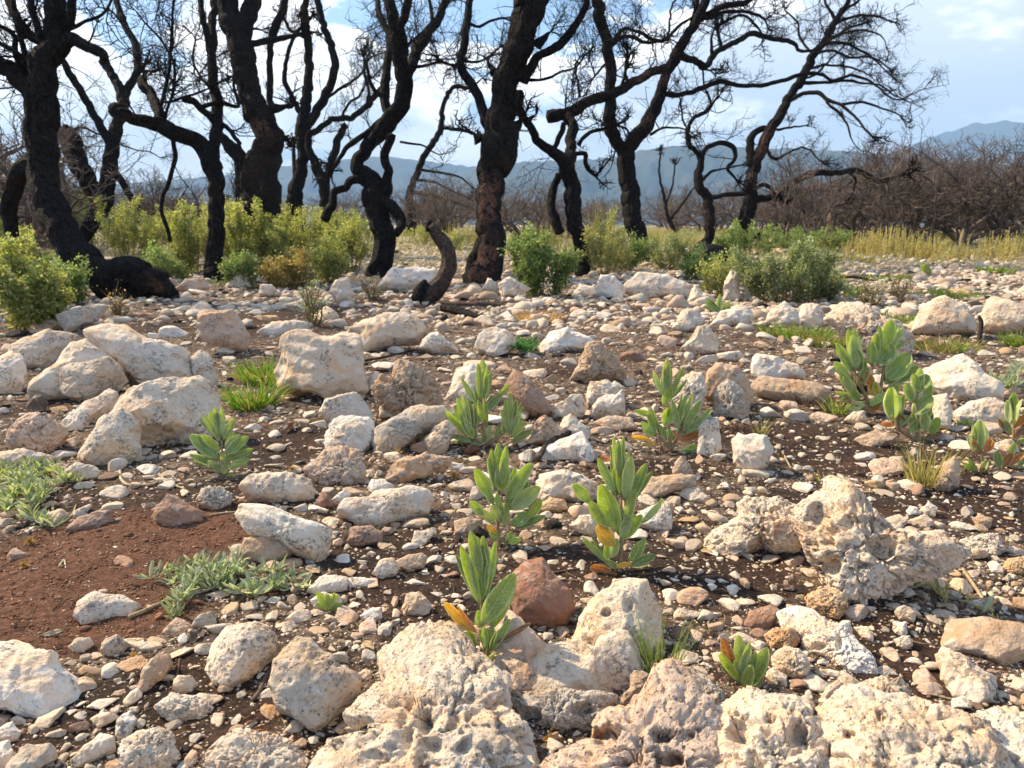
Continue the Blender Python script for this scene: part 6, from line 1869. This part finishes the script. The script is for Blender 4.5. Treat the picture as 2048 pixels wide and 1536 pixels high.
def shrub(label, bx, by, w, h, nl, tone, seed, leaf=0.021, spiky=0.0, group='resprouting green oak shrubs'):
    """w half width, h height in photo pixels"""
    G = hit(bx, by); z0 = depth_of(G); k = z0 / FP
    W, H = w * k, h * k * 1.05
    rgs = np.random.default_rng(seed)
    nl = int(nl * 2.6) if nl > 500 else nl
    root = empty('shrub', G)
    tag(root, label, 'shrub', group)
    ns = max(7, int(W * 26)) + 6
    mb = MB(); tips = []
    for s in range(ns):
        a = rgs.uniform(0, 2 * math.pi); r = W * math.sqrt(rgs.random())
        hh = H * rgs.uniform(0.5, 1.05) * math.sqrt(max(0.15, 1 - (r / (W * 1.2)) ** 2))
        p0 = np.array([G[0] + r * .45 * math.cos(a), G[1] + r * .45 * math.sin(a), 0.0]); p0[2] = float(gz(p0[0], p0[1])[0]) - .02
        p1 = np.array([G[0] + r * math.cos(a), G[1] + r * .8 * math.sin(a), G[2] + hh])
        mid = (p0 + p1) / 2 + rgs.normal(0, .03, 3)
        Q = catmull(np.array([p0, mid, p1]), 0.03)
        mb.tube(Q, np.linspace(.006, .0025, len(Q)), 4, cap=False)
        tips.append((Q, hh))
        for _ in range(4):
            i = rgs.integers(len(Q) // 3, len(Q))
            q0 = Q[i]; d = nrm(rgs.normal(0, 1, 3) + np.array([0, 0, .9]))
            q = np.array([q0, q0 + d * .06 + rgs.normal(0, .01, 3), q0 + d * rgs.uniform(.08, .18)])
            Qb = catmull(q, 0.03); mb.tube(Qb, np.linspace(.003, .0015, len(Qb)), 3, cap=False)
            tips.append((Qb, hh))
    mb.build('stems', M_SHSTEM, root, loc=G)
    wt = np.array([len(q) for q, _ in tips], float); wt /= wt.sum()
    ch = rgs.choice(len(tips), nl, p=wt)
    C = np.empty((nl, 3))
    for j in range(nl):
        Q = tips[ch[j]][0]
        i = min(len(Q) - 1, int(len(Q) * rgs.random() ** 0.6))
        C[j] = Q[i]
    C += rgs.normal(0, 0.026, (nl, 3))
    s = leaf * 1.22 * rgs.uniform(0.55, 1.25, nl)
    d1 = nrm(rgs.normal(0, 1, (nl, 3)) + np.array([0, 0, 0.5]))
    d2 = nrm(np.cross(d1, rgs.normal(0, 1, (nl, 3))))
    nn = np.cross(d1, d2)
    s_ = s[:, None]
    a = C; b = C + d1 * s_ * .45 + d2 * s_ * .42 + nn * s_ * .08; c = C + d1 * s_; d = C + d1 * s_ * .45 - d2 * s_ * .42 + nn * s_ * .08
    V = np.stack([a, b, c, d], 1).reshape(-1, 3)
    F = np.arange(nl * 4).reshape(-1, 4)
    pal = np.array(SHG[tone]); ci = rgs.integers(0, len(pal), nl)
    # leaf colour lighter towards the top and darker low down, varying by clump
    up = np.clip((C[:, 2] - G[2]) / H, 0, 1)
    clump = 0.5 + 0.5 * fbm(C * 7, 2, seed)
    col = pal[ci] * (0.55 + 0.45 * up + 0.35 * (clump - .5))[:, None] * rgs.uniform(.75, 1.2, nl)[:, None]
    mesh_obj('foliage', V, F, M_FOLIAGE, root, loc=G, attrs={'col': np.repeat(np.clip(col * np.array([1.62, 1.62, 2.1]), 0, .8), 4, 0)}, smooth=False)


SHR = [
('broad leafy green shrub at the left edge beside the leaning burnt trunk', 60, 655, 88, 165, 5200, 'y', 0.021),
('taller yellow green shrub rising at the left edge behind the leafy one', 20, 560, 80, 135, 4200, 'y', 0.021),
('green shrub growing under the left side of the leaning burnt trunk', 130, 610, 45, 95, 1800, 'g', 0.020),
('yellow green shrub mass right of the leaning burnt trunk', 255, 520, 85, 130, 5200, 'y', 0.022),
('shrub shoots between the leaning trunk and the arching limb tree', 330, 505, 50, 95, 2400, 'y', 0.022),
('narrow shrub hugging the third trunk at its left side', 390, 548, 42, 150, 3000, 'y', 0.021),
('big yellow green shrub in front of the thick dark trunk', 520, 548, 75, 165, 5600, 'y', 0.022),
('orange tinted low shrub on the right of the third trunk', 570, 575, 60, 75, 2600, 'o', 0.020),
('shrub mass between the slim burnt trees', 620, 535, 70, 130, 4200, 'y', 0.022),
('yellow green shrub at the left foot of the twisted trunk', 700, 545, 52, 115, 3000, 'y', 0.021),
('shrub in front of the gap between third and thick dark trunks', 465, 530, 50, 130, 3000, 'y', 0.022),
('low leafy shrub left of the third trunk foot', 320, 560, 45, 60, 1800, 'g', 0.020),
('backmost green shrub at the left edge of the scrub band', 60, 480, 80, 80, 2200, 'g', 0.026),
('backmost green shrub under the arching limb', 310, 482, 85, 85, 2200, 'g', 0.026),
('backmost green shrub left of the slim tree', 570, 482, 80, 85, 2200, 'y', 0.026),
('backmost green shrub behind the twisted trunk', 730, 482, 60, 60, 1700, 'g', 0.026),
('pale green shrub behind the thin forked tree', 190, 500, 60, 120, 2600, 'g', 0.024),
('pale shrub behind the third trunk, seen on both sides of it', 440, 495, 60, 100, 2400, 'y', 0.024),
('low shrub behind the second slim tree foot', 680, 500, 60, 90, 2400, 'y', 0.024),
('mixed green shrub at the very foot of the thick dark trunk', 490, 575, 40, 70, 1800, 'g', 0.020),
('yellowish shrub in the gap between slim trees and twisted trunk', 650, 565, 45, 90, 2400, 'y', 0.020),
('round bright green shrub just right of the central trunk', 1082, 592, 72, 150, 5200, 'g', 0.021),
('yellow spired shrub between hooked and forked trees', 1205, 548, 55, 120, 3200, 's', 0.020),
('green shrub at the left foot of the forked tree', 1232, 540, 60, 80, 2800, 'g', 0.020),
('low green shrub right of the forked tree', 1350, 538, 62, 72, 3000, 'd', 0.019),
('large dark green rounded shrub at right centre', 1562, 605, 92, 128, 7600, 'd', 0.017),
('low dark green sprawl at the lower right of the big dark shrub', 1640, 600, 42, 60, 1800, 'd', 0.017),
('pale green tall shoots left of the big dark shrub', 1445, 590, 38, 75, 1500, 'y', 0.018),
('low pale green shrub on white rocks beside the looped tree', 1400, 560, 42, 50, 1500, 'g', 0.018),
('green undergrowth behind the slanting tree', 1500, 510, 75, 60, 2600, 'g', 0.026),
('pale green undergrowth behind the big dark shrub', 1620, 505, 80, 50, 2600, 'g', 0.026),
('green patch of undergrowth between central and twisted trunks', 850, 490, 45, 40, 1200, 'y', 0.024),
('tiny bush behind the wiry tree', 905, 500, 34, 36, 800, 's', 0.024),
]
for i_, (lab_, bx_, by_, w_, h_, nl_, t_, lf_) in enumerate(SHR):
    shrub(lab_, bx_, by_, w_, h_, nl_, t_, 40 + i_, lf_)
shrub('spindly seedling with small green leaves behind the upright slanting rock', 628, 652, 26, 88, 230, 'g', 81, 0.016, group='small green seedlings')
shrub('tiny bright green seedling left of the curved snag', 741, 600, 9, 36, 60, 'g', 82, 0.016, group='small green seedlings')
shrub('small brown leaved sprout in front of the leaning trunk foot', 235, 632, 18, 40, 120, 'o', 83, 0.014, group='small green seedlings')
shrub('pale seedling on the white stones right of the big dark shrub', 1805, 600, 20, 50, 150, 'y', 84, 0.016, group='small green seedlings')
shrub('yellow green weed left of the cream domed boulder', 1740, 610, 26, 50, 240, 's', 85, 0.015, group='small green seedlings')


# ------------------------------------------------------------------ dry grass belt and spikes
def belt():
    rgg = np.random.default_rng(77)
    nb = 60000
    pxx = rgg.uniform(-100, 2250, nb)
    dd = rgg.uniform(10.5, 34, nb)
    ang = np.arctan((pxx - PW / 2) / FP)
    x = np.tan(ang) * dd; y = dd
    dens = np.interp(pxx, [0, 700, 1000, 1200, 1700, 2048], [.3, .35, .5, .9, 1, 1])
    nf = 0.5 + 0.5 * fbm(np.stack([x * .5, y * .5, x * 0], 1), 3, 88)
    keep = rgg.random(nb) < dens * np.clip(nf * 1.8 - .35 + (dd > 13) * .25, 0, 1)
    x, y, dd = x[keep], y[keep], dd[keep]; nb = len(x)
    z = gz(x, y)
    h = rgg.uniform(.05, .22, nb) * np.interp(dd, [10.5, 15], [.5, 1.2])
    out = rgg.normal(0, .35, (nb, 2))
    w = 0.0045 * dd / 14
    b = np.stack([x, y, z - .01], 1)
    t = b + np.stack([out[:, 0] * h, out[:, 1] * h, h], 1)
    s = np.stack([w, w * 0, w * 0], 1)
    V = np.stack([b - s, b + s, t], 1).reshape(-1, 3)
    F = np.arange(nb * 3).reshape(-1, 3)
    pal = np.array([(0.50, 0.44, 0.22), (0.40, 0.40, 0.18), (0.30, 0.34, 0.14), (0.58, 0.52, 0.32)])
    col = pal[rgg.integers(0, 4, nb)] * rgg.uniform(.7, 1.15, nb)[:, None]
    o = mesh_obj('dry_grass', V, F, M_BLADE, attrs={'col': np.repeat(col, 3, 0)}, smooth=False)
    tag(o, 'belt of yellow dry grass at the far edge of the stony plateau', 'grass', None, 'stuff')


belt()


def spikes(label, bx, by, w, h, n, seed, tone=(0.60, 0.54, 0.26)):
    G = hit(bx, by); z0 = depth_of(G); k = z0 / FP
    rgs = np.random.default_rng(seed)
    Vs, Fs, Cs, m = [], [], [], 0
    for _ in range(int(n * 3.2)):
        p = np.array([G[0] + rgs.uniform(-1, 1) * w * k, G[1] + rgs.normal(0, .35), 0]); p[2] = float(gz(p[0], p[1])[0])
        hh = h * k * rgs.uniform(.45, 1.05) * (1 - .45 * abs((p[0] - G[0]) / (w * k + 1e-6)) ** 2)
        top = p + np.array([rgs.normal(0, .06) * hh, 0, hh])
        q = 46
        t = rgs.uniform(.25, 1, q)
        C = p + (top - p) * t[:, None]
        d = nrm(rgs.normal(0, 1, (q, 3)) + np.array([0, 0, .4])) * (0.028 * (1.25 - t) + .006)[:, None]
        s = nrm(np.cross(d, rgs.normal(size=(q, 3)))) * .011
        V = np.stack([C - s, C + s, C + d], 1).reshape(-1, 3)
        st = np.array([p - [.004, 0, 0], p + [.004, 0, 0], top])
        V = np.concatenate([V, st])
        Vs.append(V); Fs.append(np.arange(len(V)).reshape(-1, 3) + m); m += len(V)
        c = np.array(tone) * rgs.uniform(.75, 1.2)
        Cs.append(np.repeat(c[None], len(V), 0) * rgs.uniform(.8, 1.15, (len(V), 1)))
    o = mesh_obj('spiky_plant', np.concatenate(Vs), np.concatenate(Fs), M_BLADE, loc=G, attrs={'col': np.concatenate(Cs)}, smooth=False)
    tag(o, label, 'plant', 'yellow spiky plants at the field edge')


spikes('largest clump of yellow spiky plants in front of the right bare bushes', 1780, 512, 70, 62, 70, 1)
spikes('yellow spiky plants trailing right of the largest clump', 1880, 518, 60, 40, 45, 2)
spikes('yellow spiky plants at the right edge of the field', 2025, 520, 50, 62, 40, 3)
spikes('tall yellow spikes rising behind the hooked tree', 1200, 500, 38, 95, 26, 4, (0.42, 0.42, 0.14))
spikes('pale yellow plants seen between wiry tree and central trunk', 920, 490, 42, 52, 30, 5, (0.50, 0.46, 0.2))
spikes('pale yellow plants seen left of the hooked tree foot', 1090, 500, 30, 60, 20, 6, (0.42, 0.42, 0.16))
spikes('low yellow growth left of the slanting tree', 1330, 495, 60, 35, 40, 7, (0.46, 0.42, 0.15))
spikes('yellow growth in front of the far bushes right of the dark shrub', 1660, 500, 60, 34, 40, 8)
px_tube('seed_head', "1650,480,3 1655,460,9 1660,440,12 1663,425,7 1664,418,3", depth_of(hit(1650, 482)), M_STEM, 'tall tan grass seed head standing before the bare bushes', 'seed head')
px_tube('seed_head', "1920,500,3 1922,485,7 1925,470,8 1927,458,3", depth_of(hit(1920, 502)), M_STEM, 'orange brown seed head at the right in the yellow field', 'seed head')


# ------------------------------------------------------------------ scorched bushes behind
def bare_bush(seed, H, nst, lev=4):
    rgb = np.random.default_rng(seed)
    mb = MB()

    def grow(p, d, L, r, lv):
        n = 3
        P, dd = crook(p, d, L, n, rgb, 0.30)
        mb.tube(P, np.linspace(r, r * .6, len(P)), 4 if lv > 2 else 3, cap=False)
        if lv > 0:
            for i in range(1, n + 1):
                for _ in range(2 if i == n else (1 if rgb.random() < .62 else 0)):
                    nd = nrm(dd * .75 + rgb.normal(0, .55, 3) + np.array([0, 0, .18]))
                    grow(P[i], nd, L * rgb.uniform(.5, .8), max(r * .55, .0035), lv - 1)
    for s in range(nst):
        a = rgb.uniform(0, 2 * math.pi)
        d = nrm(np.array([math.cos(a) * .55, math.sin(a) * .55, 1.0]))
        grow(np.array([math.cos(a) * .15, math.sin(a) * .15, -.05]), d, H * .30, .045 * H / 3, lev)
    return mb


PROTO = []
for s_ in range(5):
    mb_ = bare_bush(600 + s_, 3.0, 6 if s_ % 2 else 5, 5)
    V_ = np.concatenate(mb_.V); F_ = []
    if mb_.Q: F_.append(np.concatenate(mb_.Q))
    if mb_.T: F_.append(np.concatenate(mb_.T))
    PROTO.append((V_, F_, V_[:, 2].max()))


def bush_at(bx, dist, toppx, widthk, label, k, name='bare_bush', group='scorched bare bushes along the plateau edge', data=None):
    ang = (bx - PW / 2) / FP
    P = np.array([ang * dist, dist, 0.0]); P[2] = float(gz(P[0], P[1])[0])
    zt = CAM[2] + ray(bx, toppx)[2] / ray(bx, toppx)[1] * dist
    V, F, hm = PROTO[k % len(PROTO)]
    s = max(0.4, (zt - P[2])) / hm
    key = k % len(PROTO)
    if key not in MESHC:
        o = mesh_obj(name, V, F, M_BROWNBUSH, smooth=False)
        MESHC[key] = o.data
    else:
        o = bpy.data.objects.new(name, MESHC[key]); COL.objects.link(o)
    o.location = P; o.scale = (s * widthk, s * widthk, s)
    o.rotation_euler = (0, 0, random.uniform(0, 6.28))
    tag(o, label, 'bush', group)
    return o


MESHC = {}
BG = [(1560, 17, 300, 1.0, 'small grey brown bare bush just left of the right thicket'), (1640, 19, 290, 1.1, 'bare bush with a rounded top behind the low charred limb'),
      (1700, 24, 300, 1.1, 'pale brown bare bush in the middle of the right thicket'), (1800, 20, 262, 1.05, 'high bare bush with open twigs at the left of the tallest pair'),
      (1880, 18, 245, 1.0, 'tallest bare bush of the right thicket with a dark trunk'), (1960, 19, 265, 1.1, 'dense brown bush right of the tallest bare bush'),
      (2030, 18, 250, 1.0, 'bare bush at the right edge of the thicket'), (1750, 27, 320, 1.3, 'lower bare bush filling the thicket behind the pale one'),
      (1920, 26, 300, 1.3, 'brown bush filling behind the tallest pair'), (2090, 22, 270, 1.2, 'brown bush partly cut by the right edge'),
      (1600, 26, 340, 1.2, 'low brown bush behind the slanting tree'), (1500, 30, 385, 1.2, 'distant low bush between looped and slanting trees'),
      (1430, 32, 380, 1.2, 'distant low bush behind the looped tree'), (1340, 30, 385, 1.2, 'distant low bush behind the pale sapling'),
      (1210, 26, 375, 1.3, 'brown bush seen left of the forked tree'), (1130, 24, 360, 1.3, 'brown bush behind the hooked tree'),
      (1060, 22, 345, 1.2, 'brown bush just right of the central trunk'), (910, 20, 335, 1.15, 'tangled brown bush left of the central trunk'),
      (870, 25, 340, 1.3, 'brown bush behind the wiry tree'), (700, 30, 385, 1.3, 'far bush between slim trees and twisted trunk'),
      (470, 24, 345, 1.2, 'brown bush between the third trunk and thick dark trunk'), (370, 20, 330, 1.1, 'reddish brown bush behind the arching limb'),
      (300, 22, 325, 1.1, 'bare bush seen under the arching limb'), (100, 17, 250, 1.1, 'bushy bare tree behind the leaning trunk'),
      (160, 20, 300, 1.0, 'fine twigged bush right behind the leaning trunk'), (20, 14, 150, 1.2, 'dense dark bush at the left edge'), (-50, 15, 120, 1.3, 'dark bush cut by the left edge'),
      (1850, 23, 275, 1.2, 'brown bush behind the tallest bare bush, to its left'), (1995, 23, 280, 1.25, 'brown bush in the second row near the right edge'),
      (1720, 20, 312, 1.1, 'low grey brown bush in front of the pale one'), (1670, 29, 335, 1.4, 'far low bush in the left part of the right thicket'),
      (60, 19, 200, 1.2, 'dark bush seen through the fork of the leaning trunk'), (1830, 30, 300, 1.5, 'farthest bush filling the middle of the right thicket'),
      (235, 28, 350, 1.2, 'distant brown bush behind the thin forked tree'), (560, 32, 385, 1.2, 'distant low bush right of the thick dark trunk'), (780, 34, 390, 1.2, 'distant low bush behind the twisted trunk')]
for k_, (bx_, ds_, tp_, wk_, lb_) in enumerate(BG):
    tp_ -= 22 if bx_ > 1550 else 0
    bush_at(bx_, ds_, tp_, wk_, lb_, k_)
# the burnt wood beyond, one mass
Vb, Fq, Ft, n_ = [], [], [], 0
rgw = np.random.default_rng(8)
for q in range(46):
    bx_ = rgw.uniform(-350, 2400); ds_ = rgw.uniform(30, 47)
    V, F, hm = PROTO[q % 5]
    # only the coarser half of the twigs is needed this far away
    P = np.array([(bx_ - PW / 2) / FP * ds_, ds_, 0.0]); P[2] = float(gz(P[0], P[1])[0])
    s = rgw.uniform(1.4, 2.6) / hm
    a = rgw.uniform(0, 6.28); c, sn = math.cos(a), math.sin(a)
    W_ = V * s; W_[:, :2] *= 1.5
    W_ = np.stack([W_[:, 0] * c - W_[:, 1] * sn, W_[:, 0] * sn + W_[:, 1] * c, W_[:, 2]], 1) + P
    Vb.append(W_)
    Fq.append(F[0] + n_); Ft.append(F[1] + n_) if len(F) > 1 else None
    n_ += len(V)
FF = [np.concatenate(Fq)]
if Ft: FF.append(np.concatenate(Ft))
o_ = mesh_obj('burnt_wood', np.concatenate(Vb), FF, M_BROWNBUSH, smooth=False)
tag(o_, 'low burnt brown wood along the far edge of the plateau', 'wood', None, 'stuff')

# ------------------------------------------------------------------ litter
DRYC = {'tan': (0.55, 0.42, 0.25), 'brown': (0.24, 0.12, 0.07), 'rust': (0.38, 0.16, 0.08), 'pale': (0.62, 0.52, 0.34), 'grey': (0.16, 0.12, 0.10), 'orange': (0.75, 0.38, 0.05)}
TUB = [
('dry_stalk', "240,945,6 242,960,6 255,972,6 280,973,6 305,970,5 325,958,4 318,948,3", 'pale', 'hooked pale dry stalk on dark soil left of the young sage', 'dry stalk'),
('dry_stalk', "300,957,4 330,966,5 370,980,4", 'pale', 'straight pale dry stalk lying right of the hooked one', 'dry stalk'),
('dry_stalk', "258,1238,9 290,1225,9 330,1205,7 348,1195,6", 'tan', 'thick cut green grey stalk of the creeping plant on red soil', 'dry stalk'),
('dry_stalk', "105,1010,5 108,1030,5 120,1048,4", 'tan', 'short dry curled stem right of the left creeping plant', 'dry stalk'),
('dry_stalk', "130,1045,4 145,1030,4 152,1012,3", 'tan', 'second short dry stem right of the left creeping plant', 'dry stalk'),
('dry_stalk', "118,1135,4 128,1122,4 132,1138,3", 'pale', 'small curled dry stem on the red soil', 'dry stalk'),
('dry_stalk', "420,1032,4 445,1028,4 470,1025,3", 'pale', 'short pale straw touching the left end of the whitish bar', 'straw'),
('dry_stalk', "1565,905,4 1572,920,4 1582,938,3", 'tan', 'short yellow straw right of the barrel shaped block', 'straw'),
('dead_twig', "345,1385,4 352,1360,5 358,1330,4 360,1305,4", 'brown', 'thin brown upright twig behind the bulb shaped cream stone', 'twig'),
('dead_twig', "505,1405,9 520,1385,9 530,1360,7 536,1345,5", 'grey', 'grey dead twig wedged left of the rounded lichen boulder', 'twig'),
('dead_twig', "450,1370,6 480,1362,6 505,1356,5", 'tan', 'short tan dead twig below the dried red leaf', 'twig'),
('dead_twig', "1855,1388,5 1900,1400,5 1950,1405,6 1975,1415,8", 'tan', 'curved tan dry stem in front of the wedge shaped slab', 'dry stalk'),
('dead_twig', "1745,1195,4 1790,1192,5 1850,1190,5", 'pale', 'pale straw lying under the karst boulder', 'straw'),
('dead_twig', "1925,1140,6 1945,1170,7 1968,1205,7 1980,1225,6", 'tan', 'leaning dry stalk right of the karst boulder', 'dry stalk'),
('dead_twig', "1130,1162,3 1100,1150,4 1160,1138,3", 'grey', 'thin dark root on the soil left of the tallest sage', 'root'),
('pebble_charcoal', "1122,1470,15 1130,1474,15", 'grey', 'dark grey round charcoal lump in the small soil hollow', 'charcoal'),
('charcoal_lump', "1735,1210,20 1745,1213,16", 'grey', 'black lump of charcoal in the shade under the karst boulder', 'charcoal'),
]
for q_, (nm_, ln_, c_, lb_, ct_) in enumerate(TUB):
    nm_ = 'charcoal_lump' if 'charcoal' in nm_ else nm_
    cc_ = (0.03, 0.03, 0.033) if nm_ == 'charcoal_lump' else DRYC[c_]
    px_tube(nm_, ln_, None, M_DRY, lb_, ct_, color=cc_, sides=8, seed=q_ + 50)

DL = [  # dead leaves: x0,y0,x1,y1,w,colour,label
(445,1350,432,1318,20,'rust','dried red leaf standing before the speckled rock'),(440,1355,436,1380,10,'brown','dried brown leaf hanging under the red one'),
(380,1290,405,1265,30,'grey','large dark curled leaf below the grey creeping plant'),(1100,1465,1128,1458,12,'orange','orange dead leaf in the small soil hollow'),
(1085,1486,1108,1482,9,'orange','smaller orange dead leaf in the small soil hollow'),(1560,1178,1588,1184,12,'grey','dark olive dead leaf left of the crumbly nodule lump'),
(640,1150,612,1140,14,'tan','tan curled leaf below the tan rounded rock'),(725,1290,748,1304,16,'tan','pale dead leaf at the upper left of the bedrock outcrop'),
(1190,920,1230,940,24,'rust','flat rust coloured dead leaf below the leafy right middle sage'),(960,905,930,915,16,'brown','brown dead leaf under the bushiest sage'),
(985,910,1000,930,16,'rust','rust dead leaf under the bushiest sage'),(590,790,612,778,10,'tan','curled tan dead leaf below the straw grass tuft'),
(570,870,592,852,14,'brown','brown curled dead leaf left of the small triangular stone'),(1400,1105,1425,1112,9,'tan','tan leaf flake left of the karst boulder shoulder'),
(480,1452,520,1438,14,'brown','brown dead leaf on the soil above the crumbly rock heap'),(505,1465,540,1462,10,'rust','narrow rust leaf beside the crumbly rock heap'),
(80,1275,130,1268,10,'pale','pale wrinkled dry leaf above the jagged white rock'),(125,1272,118,1300,11,'pale','pale dry leaf drooping over the soil by the jagged white rock'),
(1290,770,1310,780,8,'tan','tan leaf scrap behind the leafy right middle sage'),(230,1330,200,1345,8,'tan','tan leaf scrap above the bulb shaped stone'),(1300,1440,1320,1450,8,'brown','brown leaf scrap on the holed pinkish ridge')]
for q_, (x0, y0, x1, y1, w_, c_, lb_) in enumerate(DL):
    A_ = hit(x0, y0); B_ = hit(x1, y1); k_ = depth_of(A_) / FP
    rgd = np.random.default_rng(q_ + 5)
    up_ = abs(y1 - y0) > 25
    if up_:
        B_ = at(x1, y1, depth_of(A_))
    V, F, uv = leaf_verts(A_ + [0, 0, 5 * k_], B_ + [0, 0, rgd.uniform(4, 12) * k_], w_ * k_, nrm(np.array([rgd.normal(0, .3), -.5, 1])), rgd.uniform(-.15, .2), rgd.uniform(.2, .6), rgd, wave=.12)
    o_ = mesh_obj('dead_leaf', V, F, M_DRY, loc=A_, uv=uv, color=DRYC[c_])
    tag(o_, lb_, 'dead leaf', 'dead leaves lying about')

# small dried yellow flower heads
for q_, (x, y, lb_) in enumerate([(908, 957, 'yellow dried flower head left of the tall middle sage'), (797, 912, 'yellow dried flower head behind the tan wedge rock'),
                                  (268, 1318, 'yellow dried flower head right of the roundish grey tan stone'), (48, 1136, 'orange dried flower head on the red soil at the left'),
                                  (60, 1088, 'yellow fallen leaves cluster under the left creeping plant'), (585, 945, 'dried tan flower head on the broken bedrock patch')]):
    G_ = hit(x, y); k_ = depth_of(G_) / FP; rgd = np.random.default_rng(q_ + 60)
    Vs, Fs, m = [], [], 0
    for _ in range(46):
        d = nrm(rgd.normal(0, 1, 3) + np.array([0, 0, .6])); L = rgd.uniform(7, 17) * k_
        p0 = G_ + np.array([0, 0, 5 * k_]); s = nrm(np.cross(d, rgd.normal(size=3))) * 1.9 * k_
        Vs.append(np.array([p0 - s, p0 + s, p0 + d * L])); Fs.append([[m, m + 1, m + 2]]); m += 3
    o_ = mesh_obj('dried_flower', np.concatenate(Vs), np.concatenate(Fs), M_DRY, loc=G_, color=(0.66, 0.42, 0.12), smooth=False)
    tag(o_, lb_, 'dried flower', 'dried flower heads')

# ------------------------------------------------------------------ haze
def haze():
    x, y0, y1, z0_, z1_ = 7500, -7400, 7400, -190, 740
    V = np.array([[-x, y0, z0_], [x, y0, z0_], [x, y1, z0_], [-x, y1, z0_], [-x, y0, z1_], [x, y0, z1_], [x, y1, z1_], [-x, y1, z1_]], float)
    F = np.array([[0, 3, 2, 1], [4, 5, 6, 7], [0, 1, 5, 4], [1, 2, 6, 5], [2, 3, 7, 6], [3, 0, 4, 7]])
    m = bpy.data.materials.new('haze'); m.use_nodes = True
    nt = m.node_tree; nt.nodes.clear()
    out = nt.nodes.new('ShaderNodeOutputMaterial'); v = nt.nodes.new('ShaderNodeVolumePrincipled')
    v.inputs['Color'].default_value = (0.36, 0.62, 1.0, 1)
    v.inputs['Density'].default_value = 2.7e-4
    v.inputs['Anisotropy'].default_value = 0.0
    nt.links.new(v.outputs[0], out.inputs['Volume'])
    o = mesh_obj('haze', V, F, m, smooth=False)
    o['kind'] = 'stuff'; o['label'] = 'pale blue haze over the distant hills'


haze()
